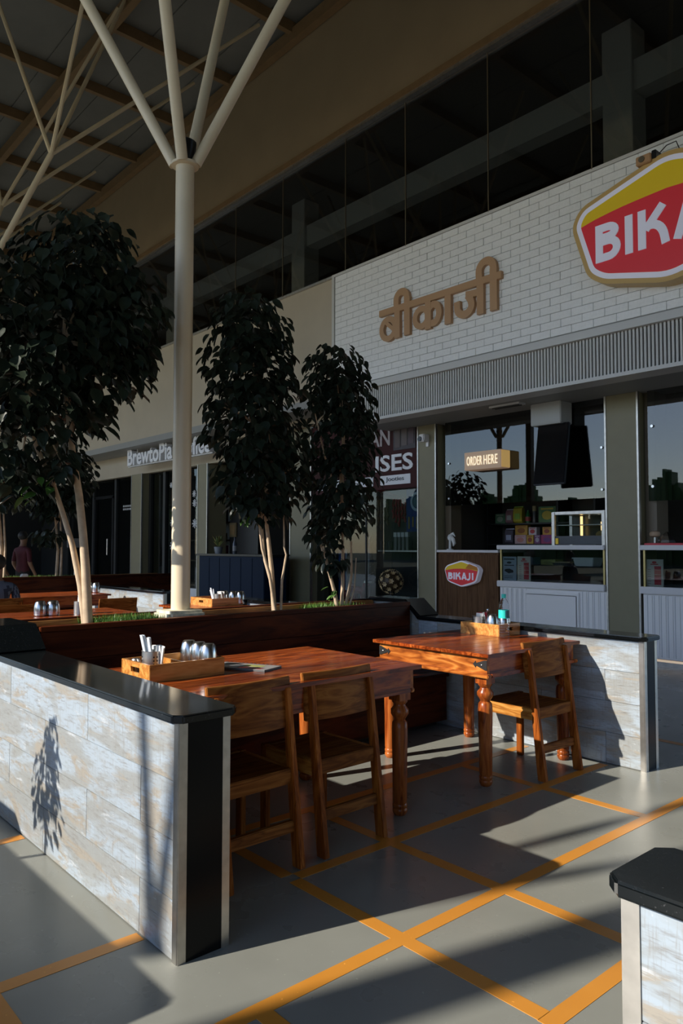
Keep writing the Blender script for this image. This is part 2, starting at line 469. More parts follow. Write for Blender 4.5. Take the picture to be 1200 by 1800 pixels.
def sub(name, me, parent, loc, rot=(0, 0, 0), scale=None):
    o = bpy.data.objects.new(name, me); COL.objects.link(o); o.parent = parent
    o.location = loc; o.rotation_euler = rot
    if scale: o.scale = scale
    return o

def dup(root, loc, rz, label, group=None):
    r = root.copy(); COL.objects.link(r); r.location = loc; r.rotation_euler = (0, 0, rz); r['label'] = label
    if group: r['group'] = group
    for c in list(root.children):
        k = c.copy(); COL.objects.link(k); k.parent = r
        for g in list(c.children):
            h = g.copy(); COL.objects.link(h); h.parent = k
    return r

def text_mb(txt, x0, x1, z0, z1, y0, y1, bold=0.0, spacing=1.0):
    """lettering as a solid facing -Y that fills the given box"""
    cu = bpy.data.curves.new('lettering', 'FONT'); cu.body = txt; cu.size = 1; cu.extrude = 0.5; cu.offset = bold
    cu.resolution_u = 3; cu.space_character = spacing
    ob = bpy.data.objects.new('lettering', cu); COL.objects.link(ob)
    dg = bpy.context.evaluated_depsgraph_get()
    me = bpy.data.meshes.new_from_object(ob.evaluated_get(dg))
    xs = [v.co.x for v in me.vertices]; ys = [v.co.y for v in me.vertices]
    sx = (x1 - x0) / (max(xs) - min(xs)); sz = (z1 - z0) / (max(ys) - min(ys)); mx = min(xs); my = min(ys)
    mb = MB()
    mb.add([(x0 + (v.co.x - mx) * sx, (y0 + y1) / 2 - v.co.z * (y1 - y0), z0 + (v.co.y - my) * sz) for v in me.vertices],
           [tuple(p.vertices) for p in me.polygons])
    bpy.data.objects.remove(ob); bpy.data.meshes.remove(me); bpy.data.curves.remove(cu)
    return mb

# ================================================================== SETTING
# ---- floor with its painted lines
fl = struct(B(-45, 16, -8.4, 16, -0.2, 0).build('floor', M['floor']))
def strip(x0, x1, y0, y1):
    o = B(x0, x1, y0, y1, 0.0, 0.0015).build('floor_stripe', M['stripe'], fl)
w = 0.032
for x, a, b in ((-2.0, -3.2, 7.5), (-2.68, 2.10, 4.7), (-2.66, 0.82, 1.34), (-3.30, 2.10, 4.7), (-3.94, -0.2, 1.34), (-1.36, 2.03, 6.5), (-5.2, -0.2, 1.34)):
    strip(x - w, x + w, a, b)
for y, a, b in ((1.416, -1.968, -0.8), (2.065, -3.27, -2.71), (2.065, -2.65, -2.032), (2.065, -1.968, -1.39), (2.68, -3.27, -2.71), (2.68, -2.65, -2.032), (2.68, -1.968, -1.39),
                (3.97, -3.27, -2.71), (3.97, -2.65, -2.032), (0.80, -2.63, -2.032), (5.6, -3.0, -2.032)):
    strip(a, b, y - w, y + w)
struct(B(-120, 80, -90, -8.4, -0.25, -0.05).build('floor_outside', M['paving']))

# ---- ceiling: sheets, purlins, beams
ce = struct(B(-45, 16, -8.3, 16, 10.75, 10.9).build('ceiling', M['roof']))
y = -8.2
while y < 8.0:
    B(-45, 16, y, y + 1.17, 10.725, 10.752).build('roof_sheet', M['roof'], ce)
    y += 1.2
for i in range(29):
    x = -42.3 + 2 * i
    B(x - 0.05, x + 0.05, -8.2, 8.0, 10.52, 10.72).build('purlin', M['rust'], ce)
for y in (-7.9, -3.9, 0.1, 5.3):
    B(-45, 16, y - 0.06, y + 0.06, 10.3, 10.52).build('beam', M['rust'], ce)
B(-45, 16, 7.84, 7.98, 10.38, 10.6).build('edge_beam', M['rust'], ce)

# ---- upper wall and its glazing
wu = struct(B(-45, 8, 8.0, 8.25, 8.3, 10.75).build('wall_upper', M['wall_up']))
B(-45, 8, 7.95, 8.04, 8.22, 8.32).build('sill_trim', M['rust'], wu)
B(-45, 8, 7.97, 8.06, 8.17, 8.22).build('steel_edge', M['brushed'], wu)
gl = sroot('window_1', (0, 8.05, 5.95))
xs = [-30, -26, -22.5, -19.5, -16.8, -14.4, -12.31, -10.77, -9.06, -7.7, -6.16, -4.63, -3.1, -1.5, 0.5, 3, 8]
for a, b in zip(xs[:-1], xs[1:]):
    B(a + 0.006, b - 0.006, 8.045, 8.057, 5.97, 8.2).build('pane', M['glass_up'], gl)
for a in xs[:-1]:
    B(a - 0.006, a + 0.006, 8.043, 8.060, 5.96, 8.2).build('joint', M['recess'], gl)
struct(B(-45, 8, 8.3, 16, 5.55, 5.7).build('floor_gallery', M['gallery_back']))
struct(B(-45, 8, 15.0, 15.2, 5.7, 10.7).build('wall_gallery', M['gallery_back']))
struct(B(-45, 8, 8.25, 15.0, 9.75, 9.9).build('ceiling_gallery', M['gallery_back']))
for i, x in enumerate((-26.5, -20.3, -14.05, -5.85, 1.5)):
    tag(B(x - 0.25, x + 0.25, 10.95, 11.4, 5.7, 9.75).build('gallery_column', M['gallery'], bevel=0.01),
        ['white square column behind the upper glazing at its far left end', 'white square column behind the upper glazing, second from the left end',
         'white square column behind the upper glazing above the gap between the treetops', 'white square column behind the upper glazing above the red and yellow sign',
         'white square column behind the upper glazing to the right of the frame'][i], 'column')
tag(B(-45, 8, 11.02, 11.35, 8.6, 9.1).build('gallery_beam', M['gallery']), 'grey horizontal beam running behind the dark upper glazing', 'beam')

# ---- white brick sign wall and beige band
BX0, BX1, BZ0, BZ1 = -9.39, 8.0, 4.03, 5.93
wb = struct(B(BX0, BX1, 8.08, 8.35, 3.98, 5.95).build('wall_front', M['grout']))
bw, bh, g = 0.293, 0.0985, 0.005
bricks = []
row = 0; z = BZ1 - bh
while z > BZ0 - 0.01:
    x = BX0 + 0.06 - (bw / 2 if row % 2 else 0)
    while x < -2.2:
        a, b = max(x, BX0 + 0.06), x + bw - g
        if b - a > 0.03: bricks.append((a, b, z))
        x += bw
    row += 1; z -= bh
def bdist(b):
    x = (b[0] + b[1]) / 2
    return x * x + 64 + (3.5 if False else 0) + (1e4 if x > -3.2 else 0)
bricks.sort(key=bdist)
bme = {}
rest = MB()
for i, (a, b, z) in enumerate(bricks):
    if i < 299:
        k = round(b - a, 3)
        if k not in bme:
            bme[k] = MB().box(-k / 2, k / 2, -0.02, 0.0, 0, bh - g).mesh('brick', M['brick'], bevel=0.003)
        sub('brick', bme[k], wb, ((a + b) / 2, 8.08 - 0.004 * random.random(), z), (R(random.uniform(-.5, .5)), 0, R(random.uniform(-.5, .5))))
    else:
        rest.box(a, b, 8.062, 8.09, z, z + bh - g)
o = rest.build('brick_field', M['brick'], wb); o['kind'] = 'stuff'
B(BX0 - 0.01, BX0 + 0.05, 8.045, 8.35, 3.97, 5.97).build('edge_trim', M['whitemetal'], wb)
B(BX0 + 0.05, BX1, 8.045, 8.35, 5.93, 5.97).build('edge_trim', M['whitemetal'], wb)
B(BX0 + 0.05, BX1, 8.04, 8.35, 3.985, 4.035).build('edge_trim', M['whitemetal'], wb)
wl = struct(B(-45, BX0 - 0.01, 8.1, 8.3, 3.98, 5.95).build('wall_left', M['wall']))
B(-45, BX0 - 0.01, 8.06, 8.12, 5.935, 5.97).build('steel_edge', M['brushed'], wl)
struct(B(-45, BX0, 8.1, 9.6, 3.84, 3.98).build('ceiling_walkway', M['soffit']))
wc = struct(B(-45, -13.6, 8.85, 9.0, 3.3, 3.84).build('wall_above_cafe', M['wall']))
struct(B(-13.4, BX0, 8.75, 9.0, 3.72, 3.84).build('wall_above_shop', M['wall']))

# ---- slatted band under the bricks
sl = sroot('trim_1', (0, 8.05, 3.4))
B(-8.95, 8, 8.16, 8.3, 3.44, 3.98).build('slat_backing', M['dark'], sl)
B(-8.95, 8, 8.02, 8.3, 3.935, 3.98).build('top_rail', M['whitemetal'], sl)
B(-8.95, 8, 8.0, 8.3, 3.40, 3.445).build('bottom_rail', M['whitemetal'], sl)
sme = MB().box(-0.0125, 0.0125, -0.012, 0.012, 0, 0.49).mesh('slat', M['slat'])
for i in range(133):
    sub('slat', sme, sl, (-8.93 + i * 0.045, 0.04, 0.045))
struct(B(-8.95, 8, 8.3, 9.9, 3.40, 3.55).build('ceiling_shop_soffit', M['soffit']))
ac = thing('air_vent', 'small white slotted air vent in the soffit under the slatted band', 'vent', (-6.15, 8.45, 3.37))
B(-6.45, -5.95, 8.4, 8.55, 3.375, 3.40).build('frame', M['whitemetal'], ac)
for k in range(2):
    B(-6.42, -5.98, 8.43 + 0.06 * k, 8.455 + 0.06 * k, 3.365, 3.377).build('slot', M['dark'], ac)

# ---- shop side walls, backs, upper shell
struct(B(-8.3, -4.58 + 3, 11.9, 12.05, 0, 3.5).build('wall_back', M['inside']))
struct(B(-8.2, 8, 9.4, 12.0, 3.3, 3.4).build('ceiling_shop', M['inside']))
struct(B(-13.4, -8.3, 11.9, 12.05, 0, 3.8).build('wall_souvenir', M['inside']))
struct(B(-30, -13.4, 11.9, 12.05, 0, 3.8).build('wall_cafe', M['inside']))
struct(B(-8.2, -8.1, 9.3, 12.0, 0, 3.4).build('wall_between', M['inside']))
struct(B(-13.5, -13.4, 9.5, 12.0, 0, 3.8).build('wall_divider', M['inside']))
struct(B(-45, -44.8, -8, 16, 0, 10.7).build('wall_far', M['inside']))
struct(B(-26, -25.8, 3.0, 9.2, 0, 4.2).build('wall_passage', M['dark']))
struct(B(15.8, 16, -8.2, 16, 0, 10.7).build('wall_side_blocker', M['inside']))  # unseen wall added to shut out ambient light from the open end
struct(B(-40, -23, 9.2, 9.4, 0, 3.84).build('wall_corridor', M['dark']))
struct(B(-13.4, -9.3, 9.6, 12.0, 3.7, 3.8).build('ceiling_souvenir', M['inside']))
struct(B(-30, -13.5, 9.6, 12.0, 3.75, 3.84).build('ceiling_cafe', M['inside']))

def pillar(x0, x1, y0, y1, z1, label, strips=True):
    t = thing('pillar', label, 'pillar', ((x0 + x1) / 2, (y0 + y1) / 2, 0))
    B(x0, x1, y0, y1, 0, z1).build('panel', M['olive'], t, bevel=0.004)
    if strips:
        for x in (x0, x1):
            B(x - 0.012, x + 0.012, y0 - 0.012, y0 + 0.03, 0, z1).build('edge_strip', M['brushed'], t)
    return t
pillar(-5.01, -4.575, 8.95, 9.4, 3.40, 'wide olive-grey clad pillar between the two food counters')
pillar(-8.30, -7.92, 8.95, 9.4, 3.40, 'olive-grey clad pillar with a small camera, left of the wooden kiosk')
pillar(-11.69, -11.05, 8.95, 9.4, 3.72, 'pale olive pillar between the blue cabinet and the souvenir shop')
pillar(-14.94, -14.53, 8.8, 9.3, 3.3, 'olive pillar at the right end of the hanging cafe sign')
pillar(-18.27, -17.70, 8.8, 9.3, 3.3, 'olive pillar under the left end of the hanging cafe sign')
rp = thing('recess_panel', 'dark brown side panel in the recess right of the wide olive pillar', 'panel', (-4.5, 9.2, 0))
B(-4.56, -4.42, 9.1, 9.4, 1.48, 3.395).build('panel', M['recess'], rp)
tag(B(-7.9, -7.78, 9.15, 9.4, 1.40, 3.395).build('recess_panel', M['recess']), 'dark brown side panel above the left end of the wooden kiosk', 'panel')

# ================================================================== SIGNS ON THE BRICK WALL
dv = thing('devanagari_sign', 'tan cut-out Devanagari lettering mounted on the white brick wall', 'sign', (-7.1, 8.0, 4.6))
Y0, Y1 = 8.005, 8.07
lw = 0.115
def arc(cx, cz, rx, rz, a0, a1, n=14):
    return [(cx + rx * math.cos(R(a0 + (a1 - a0) * i / n)), cz + rz * math.sin(R(a0 + (a1 - a0) * i / n))) for i in range(n + 1)]
B(-8.23, -5.93, Y0 - .002, Y1, 4.985, 5.085).build('headline', M['copper'], dv, bevel=0.004)
def glyph(strokes):
    mb = MB()
    for k, s in enumerate(strokes):
        pts, ww = s[0], s[1] if len(s) > 1 else lw
        mb.stroke(pts, ww, Y0 + 0.0012 * k, Y1, closed=(len(s) > 2))
    mb.build('letter', M['copper'], dv)
glyph([([(-7.845, 5.03), (-7.845, 4.59)],), (arc(-8.035, 4.765, .145, .15, 0, 342, 20), 0.088, True), ([(-8.10, 4.885), (-7.88, 4.70)], 0.062), ([(-7.95, 4.68), (-7.85, 4.64)], 0.08)])
glyph([([(-7.64, 5.16), (-7.64, 4.59)],), ([(-7.85, 4.99), (-7.865, 5.12)] + arc(-7.755, 5.165, .11, .105, 180, 0) + [(-7.64, 5.04)], 0.105)])
glyph([([(-7.225, 5.03), (-7.225, 4.585)],), (arc(-7.355, 4.785, .125, .13, 0, 340, 18), 0.088, True), ([(-7.225, 4.86)] + arc(-7.12, 4.79, .105, .135, 110, -95, 12) + [(-7.2, 4.66)], 0.1)])
glyph([([(-6.85, 5.03), (-6.85, 4.58)],)])
glyph([([(-6.28, 5.03), (-6.28, 4.585)],), ([(-6.27, 4.895), (-6.53, 4.905)], 0.095), ([(-6.50, 4.90), (-6.45, 4.83)] + arc(-6.555, 4.755, .125, .11, 20, -180, 14) + [(-6.685, 4.85)], 0.105)])
glyph([([(-6.06, 5.16), (-6.06, 4.585)],), ([(-6.285, 4.99), (-6.30, 5.12)] + arc(-6.18, 5.17, .12, .115, 180, 0) + [(-6.06, 5.04)], 0.105)])

def rounded(poly, r, n=5):
    out = []; m = len(poly)
    for i in range(m):
        p = Vector(poly[i]); a = (Vector(poly[i - 1]) - p); b = (Vector(poly[(i + 1) % m]) - p)
        d = min(r, a.length * .45, b.length * .45)
        A = p + a.normalized() * d; Bq = p + b.normalized() * d
        for k in range(n + 1):
            t = k / n
            q = A * (1 - t) ** 2 + p * 2 * t * (1 - t) + Bq * t ** 2
            out.append((q.x, q.y))
    return out
def inset(poly, d):
    c = Vector((sum(p[0] for p in poly) / len(poly), sum(p[1] for p in poly) / len(poly)))
    out = []; n = len(poly)
    for i in range(n):
        p = Vector(poly[i]); t = (Vector(poly[(i + 1) % n]) - Vector(poly[i - 1])).normalized()
        nn = Vector((-t.y, t.x))
        if nn.dot(c - p) < 0: nn = -nn
        q = p + nn * d; out.append((q.x, q.y))
    return out
def shield(root, poly, yf, yb, split, rim, rims, letters, tone=None):
    """layered shield sign: box rim, white band, yellow cap, red field, white letters"""
    MB().prism(poly, yf, yb).build('sign_box', rims, root)
    p1 = inset(poly, rim)
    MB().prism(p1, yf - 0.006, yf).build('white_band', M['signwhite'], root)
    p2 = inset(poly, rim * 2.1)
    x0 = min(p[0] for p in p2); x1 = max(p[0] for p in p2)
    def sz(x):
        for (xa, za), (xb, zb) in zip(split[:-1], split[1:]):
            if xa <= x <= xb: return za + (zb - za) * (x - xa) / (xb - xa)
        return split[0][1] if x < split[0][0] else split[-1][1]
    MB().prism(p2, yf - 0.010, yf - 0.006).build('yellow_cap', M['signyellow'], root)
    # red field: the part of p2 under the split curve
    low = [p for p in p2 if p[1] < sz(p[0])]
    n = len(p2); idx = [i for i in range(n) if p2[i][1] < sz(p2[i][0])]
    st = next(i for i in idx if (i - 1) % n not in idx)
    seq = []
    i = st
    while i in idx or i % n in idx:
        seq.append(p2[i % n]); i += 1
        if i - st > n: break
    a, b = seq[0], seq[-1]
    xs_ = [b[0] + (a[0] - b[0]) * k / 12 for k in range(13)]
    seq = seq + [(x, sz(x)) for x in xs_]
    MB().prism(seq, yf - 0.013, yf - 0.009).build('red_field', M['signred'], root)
    return p2
bs = thing('shield_sign', 'large red and yellow shield sign with white letters on the brick wall', 'sign', (-3.64, 8.0, 5.0))
half = [(-3.64, 5.735), (-4.68, 5.44), (-4.80, 5.24), (-4.60, 4.60), (-4.42, 4.47), (-3.64, 4.28)]
poly = half + [(-7.28 - p[0], p[1]) for p in half[1:-1][::-1]]
poly = rounded(poly, 0.16)[::-1]
shield(bs, poly, 7.86, 8.06, [(-4.8, 5.17), (-4.45, 5.245), (-4.1, 5.285), (-3.64, 5.31), (-3.18, 5.285), (-2.83, 5.245), (-2.48, 5.17)], 0.055, M['signtan'], None)
def bikaji(x0, x1, z0, z1, y, root, d=0.01):
    """six heavy capitals built from strokes: B I K A J I"""
    W_ = x1 - x0; H_ = z1 - z0
    def X(u): return x0 + u * W_
    def Z(v): return z0 + v * H_
    t = W_ * 0.052
    def put(strokes):
        mb = MB()
        for k, s in enumerate(strokes):
            mb.stroke([(X(u), Z(v)) for u, v in s[0]], s[1] if len(s) > 1 else t, y - 0.0003 * k, y + d)
        mb.build('letter', M['signwhite'], root)
    hz = t * 0.5 / H_
    put([([(.028, 0), (.028, 1)],), ([(.03, 1 - hz)] + arc(.088, .765, .052, .235 - hz, 90, -90, 10) + [(.03, .53 + hz)],), ([(.03, .53)] + arc(.094, .265 + hz / 2, .058, .265 - hz / 2, 90, -90, 10) + [(.03, hz)],)])
    put([([(.235, 0), (.235, 1)],)])
    put([([(.322, 0), (.322, 1)],), ([(.46, 1), (.345, .47)],), ([(.335, .56)] + arc(.385, .10, .082, .46, 90, 12, 8) + [(.474, 0)],)])
    put([([(.545, 0), (.622, 1.0)],), ([(.622, 1.0), (.70, 0)],), ([(.575, .27), (.67, .27)], t * .8)])
    put([([(.835, 1), (.835, .28), (.815, .09), (.78, .03), (.74, .05)],)])
    put([([(.945, 0), (.945, 1)],)])
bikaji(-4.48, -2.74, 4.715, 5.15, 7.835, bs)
lp = thing('sign_lamp', 'small brown spotlight on the top edge of the red shield sign', 'lamp', (-3.88, 8.0, 5.66))
B(-3.97, -3.80, 7.82, 7.97, 5.66, 5.76).build('housing', M['copper'], lp, bevel=0.008)
MB().tube([(-3.90, 7.81, 5.715), (-3.90, 7.83, 5.715)], 0.035, 12).build('lens', M['recess'], lp)
B(-3.80, -3.75, 7.84, 7.99, 5.69, 5.78).build('driver_box', M['black'], lp, bevel=0.006)
MB().tube([(-3.76, 7.93, 5.76), (-3.68, 7.95, 5.83), (-3.58, 7.96, 5.84), (-3.56, 7.99, 5.76)], 0.006, 5).build('cable', M['black'], lp)

# ================================================================== FOOD COUNTER SHOP
def counter(x0, x1, px0, px1, label):
    t = thing('food_counter', label, 'counter', (x0, 8.92, 0))
    B(x0, x1, 8.96, 9.75, 0.10, 0.88).build('base', M['counter'], t)
    B(x0 + .05, x1, 9.0, 9.7, 0, 0.10).build('kick_board', M['brushed'], t)
    B(x0 + .05, x1, 8.985, 8.998, 0.06, 0.085).build('light_strip', M['led'], t)
    B(x0 - .02, x1, 8.90, 9.8, 0.88, 0.965).build('ledge', M['worktop'], t, bevel=0.008)
    B(x0 - .02, x1, 8.90, 9.8, 1.415, 1.475).build('top_slab', M['worktop'], t, bevel=0.008)
    B(x0 + .02, x1, 9.70, 9.75, 0.965, 1.415).build('back_board', M['dark'], t)
    B(x0 + .03, x1 - .02, 9.1, 9.7, 1.18, 1.19).build('glass_shelf', M['glass'], t)
    for x in (x0 + .02, x1 - .03):
        B(x - .012, x + .012, 8.955, 8.985, 0.965, 1.415).build('brass_post', M['brass'], t)
    B(x0 + .03, x1 - .04, 8.965, 8.972, 0.966, 1.414).build('glass_front', M['glass'], t)
    k = x0 + 0.05
    while k < x1 - .04:
        if not (px0 - .05 < k < px1 + .05):
            B(k, k + 0.010, 8.952, 8.962, 0.12, 0.86).build('groove', M['groove'], t)
            B(k + 0.010, k + 0.065, 8.950, 8.962, 0.12, 0.86).build('rib', M['counter'], t, bevel=0.003)
        k += 0.085
    B(px0 - .035, px1 + .035, 8.938, 8.962, 0.14, 0.845).build('panel_frame', M['counter'], t, bevel=0.008)
    B(px0, px1, 8.930, 8.945, 0.18, 0.80).build('raised_panel', M['counter'], t, bevel=0.010)
    return t
counter(-6.70, -5.03, -6.24, -5.45, 'pale blue-grey panelled food counter with glass front beside the wooden kiosk')
counter(-4.54, -2.4, -4.02, -3.1, 'pale panelled food counter at the right edge, past the wide olive pillar')
ks = thing('wooden_kiosk', 'dark brown wooden cash kiosk with a white top and shield sign', 'kiosk', (-7.34, 9.0, 0))
B(-7.90, -6.74, 8.98, 9.6, 0, 1.365).build('body', M['kiosk'], ks)
for k in range(6):
    B(-7.90 + k * .194, -7.71 + k * .194, 8.972, 8.984, 0.02, 1.33).build('panel', M['kiosk'], ks)
B(-7.905, -6.72, 8.94, 9.65, 1.365, 1.40).build('top', M['worktop'], ks, bevel=0.005)
k2 = thing('small_shield_sign', 'small red and yellow shield sign on the brown wooden kiosk front', 'sign', (-7.35, 8.9, 0.85))
half = [(-7.35, 1.245), (-7.63, 1.17), (-7.69, 1.11), (-7.63, 0.935), (-7.57, 0.905), (-7.35, 0.845)]
poly = rounded(half + [(-14.70 - p[0], p[1]) for p in half[1:-1][::-1]], 0.035, 3)[::-1]
shield(k2, poly, 8.88, 8.972, [(-7.69, 1.085), (-7.5, 1.115), (-7.35, 1.12), (-7.2, 1.115), (-7.0, 1.085)], 0.010, M['signwhite'], None)
bikaji(-7.60, -7.10, 0.955, 1.06, 8.862, k2, 0.006)
MB().prism([(-7.27, 1.125), (-7.03, 1.10), (-7.05, 1.15), (-7.20, 1.195)], 8.8685, 8.871).build('orange_corner', M['signorange'], k2)

# glass panel above, sign, screen, blocks behind
gp = sroot('window_2', (-6.4, 9.02, 2.1))
B(-7.78, -5.02, 9.02, 9.032, 2.09, 3.40).build('pane', M['tinted'], gp)
for x in (-7.70, -5.10):
    for z in (2.2, 2.75):
        MB().tube([(x, 9.0, z), (x, 9.02, z)], 0.016, 10).build('stud', M['steel'], gp)
gp = sroot('window_3', (-3.4, 9.02, 2.0))
B(-4.48, -2.3, 9.02, 9.032, 2.02, 3.40).build('pane', M['tinted'], gp)
for z in (2.2, 2.95):
    MB().tube([(-4.42, 9.0, z), (-4.42, 9.02, z)], 0.018, 10).build('stud', M['steel'], gp)
tag(B(-5.99, -5.52, 8.72, 9.0, 3.10, 3.40).build('white_bulkhead', M['gallery'], bevel=0.01), 'pale box on the soffit above the black screen', 'bulkhead')
oh = thing('order_sign', 'glowing tan box sign reading ORDER HERE on the glass', 'sign', (-6.87, 8.9, 2.6))
B(-7.22, -6.55, 8.80, 9.015, 2.59, 2.855).build('box', M['warmbox'], oh, bevel=0.006)
B(-6.552, -6.545, 8.81, 9.01, 2.60, 2.845).build('lit_side', M['warmside'], oh)
for k, (a, txt) in enumerate(((-7.17, 'ORDER'), (-6.855, 'HERE'))):
    text_mb(txt, a, a + (0.285 if k == 0 else 0.245), 2.655, 2.79, 8.792, 8.802, 0.0, 1.12).build('lettering', M['warmletter'], oh)
tv = thing('wall_screen', 'tall black menu screen hanging tilted in front of the shop glass', 'screen', (-5.68, 8.86, 3.11))
B(-.24, .24, -.07, -.02, -.85, -.01).build('body', M['black'], tv, bevel=0.01, org=(0, 0, 0))
B(-.228, .228, -.0755, -.068, -.835, -.025).build('display', M['screen'], tv, org=(0, 0, 0))
MB().tube([(0, -.03, -.2), (0, .0, .02)], 0.02, 8).build('hanger', M['black'], tv, org=(0, 0, 0))
tv.rotation_euler = (R(-9), 0, 0)
cc = thing('security_camera', 'small pale security camera on the pillar left of the kiosk', 'camera', (-8.08, 8.88, 3.15))
B(-8.16, -8.04, 8.80, 8.95, 3.12, 3.24).build('housing', M['worktop'], cc, bevel=0.015)
MB().tube([(-8.12, 8.785, 3.165), (-8.12, 8.81, 3.165)], 0.04, 12).build('lens', M['black'], cc)
B(-8.10, -8.05, 8.92, 8.96, 3.05, 3.13).build('bracket', M['worktop'], cc)

fg = thing('white_statuette', 'small white figurine on a stand at the left end of the kiosk top', 'figurine', (-7.72, 9.1, 1.40))
MB().lathe([(.055, 0), (.055, .012), (.022, .02), (.02, .16), (.024, .18)], (-7.76, 9.1, 1.40), 12).build('stand', M['paper'], fg, True)
MB().lathe([(.02, .14), (.045, .17), (.05, .20), (.035, .235), (.02, .245)], (-7.75, 9.1, 1.40), 10).build('head', M['paper'], fg, True)
MB().tube([(-7.73, 9.1, 1.60), (-7.69, 9.09, 1.57), (-7.66, 9.08, 1.50), (-7.68, 9.08, 1.46)], [.02, .03, .028, .008], 7).build('arm', M['paper'], fg, True)
MB().tube([(-7.74, 9.1, 1.64), (-7.70, 9.1, 1.66), (-7.65, 9.09, 1.61)], [.02, .022, .006], 7).build('crest', M['paper'], fg, True)

# warmer on the counter
wm = thing('food_warmer', 'steel and glass food warmer standing on the left counter top', 'display case', (-5.54, 9.3, 1.475))
x0, x1 = -5.93, -5.13
B(x0, x1, 9.125, 9.6, 1.485, 1.60).build('base', colour((.05, .06, .08), .25), wm, bevel=0.005)
B(x0, x1, 9.57, 9.598, 1.6, 1.90).build('back_panel', colour((.03, .03, .03), .3), wm)
B(x0, x1, 9.12, 9.6, 1.895, 1.935).build('roof', M['brushed'], wm, bevel=0.005)
for x in (x0 + .022, x1 - .022):
    B(x - .022, x + .022, 9.11, 9.15, 1.475, 1.93).build('post', M['brushed'], wm)
    B(x - .022, x + .022, 9.56, 9.6, 1.475, 1.93).build('post', M['brushed'], wm)
B(x0 + .045, x1 - .045, 9.15, 9.58, 1.745, 1.755).build('shelf', M['brushed'], wm)
B(x0 + .045, x1 - .045, 9.122, 9.128, 1.605, 1.895).build('glass_front', M['glass'], wm)
MB().tube([(-5.70, 9.5, 1.61), (-5.70, 9.5, 1.88)], 0.018, 8).build('tube_glow', M['warm'], wm)  # glowing strips stand in for tube lights reflected in the case
MB().tube([(-5.42, 9.54, 1.61), (-5.42, 9.54, 1.80)], 0.008, 8).build('tube_glow', M['warm'], wm)
B(x0 + .06, x0 + .10, 9.108, 9.12, 1.49, 1.57).build('sticker', M['signyellow'], wm)
pastry = MB().hexa([(-5.36, 9.25, 1.605), (-5.2, 9.25, 1.605), (-5.2, 9.4, 1.605), (-5.36, 9.4, 1.605)], [(-5.34, 9.27, 1.66), (-5.2, 9.25, 1.69), (-5.2, 9.4, 1.68), (-5.34, 9.38, 1.65)])
tag(pastry.build('pastry', colour((.55, .32, .10)), bevel=0.012), 'brown pastry slice inside the food warmer', 'pastry')

# packets on the shelf behind
shf = thing('wall_shelf', 'dark shelf unit full of snack packets behind the left counter', 'shelf', (-7.15, 10.5, 0))
for z in (1.475, 1.81, 2.2):
    B(-7.9, -5.9, 10.2, 10.6, z, z + 0.025).build('board', M['dark'], shf)
B(-7.9, -5.9, 10.6, 10.63, 0, 2.3).build('back', M['inside'], shf)
for x in (-7.9, -6.55, -5.92):
    B(x, x + .03, 10.2, 10.6, 0, 2.3).build('side', M['dark'], shf)
def packet(name, x0, x1, z0, z1, c1, c2, label, cat='packet', y=10.28, d=.1, soft=False):
    t = thing(name, label, cat, ((x0 + x1) / 2, y + d / 2, z0))
    if soft:
        m = (x0 + x1) / 2; w_ = (x1 - x0) / 2; h = z1 - z0
        mb = MB()
        for k in range(4):
            zz0 = z0 + h * [0, .12, .5, .9][k]; zz1 = z0 + h * [.12, .5, .9, 1][k]
            b0 = [.25, .9, 1, .7][k] * d / 2; b1 = [.9, 1, .7, .08][k] * d / 2
            yc = y + d / 2
            mb.hexa([(x0, yc - b0, zz0), (x1, yc - b0, zz0), (x1, yc + b0, zz0), (x0, yc + b0, zz0)], [(x0, yc - b1, zz1), (x1, yc - b1, zz1), (x1, yc + b1, zz1), (x0, yc + b1, zz1)])
        mb.build('pouch', colour(c1, .35), t)
        B(m - w_ * .6, m + w_ * .6, y - .004, y + .002, z0 + h * .25, z0 + h * .6).build('print', colour(c2, .4), t)
        B(x0, x1, y + d / 2 - .006, y + d / 2 + .006, z1 - .012, z1 + .012).build('seal', colour(c2, .4), t)
    else:
        B(x0, x1, y, y + d, z0, z1).build('box', colour(c1, .45), t, bevel=.004)
        w_ = x1 - x0; h = z1 - z0
        MB().prism(arc((x0 + x1) / 2, z0 + h * .45, w_ * .3, h * .28, 0, 330, 11), y - .003, y + .001).build('print', colour(c2, .45), t)
        B(x0 + w_ * .15, x1 - w_ * .15, y - .003, y + .001, z1 - h * .2, z1 - h * .1).build('title_band', colour(c2, .45), t)
    return t
pk = 'snack packets on the wall shelf'
packet('snack_box', -7.78, -7.58, 1.835, 2.00, (.10, .22, .12), (.35, .4, .3), 'dull green box at the left end of the upper snack shelf')
packet('snack_pouch', -7.57, -7.43, 1.835, 2.06, (.35, .18, .2), (.5, .5, .5), 'pinkish snack pouch beside the dull green box, upper shelf', soft=True)
packet('snack_pouch', -7.42, -7.25, 1.835, 2.10, (.5, .42, .04), (.3, .5, .08), 'bright yellow snack pouch standing on the upper shelf', soft=True)
b = thing('green_bottle', 'dark green bottle beside the yellow pouch on the upper shelf', 'bottle', (-7.16, 10.33, 1.835))
MB().lathe([(.045, 0), (.047, .1), (.045, .13), (.02, .17), (.018, .2), (.02, .21)], (-7.16, 10.33, 1.835), 12).build('body', colour((.03, .16, .05), .2), b, True)
MB().lathe([(.048, .03), (.048, .1)], (-7.16, 10.33, 1.835), 12).build('paper_band', colour((.4, .06, .05)), b, True)
b = thing('tall_jar', 'tall dark jar with a tan lid on the upper shelf', 'jar', (-7.035, 10.33, 1.835))
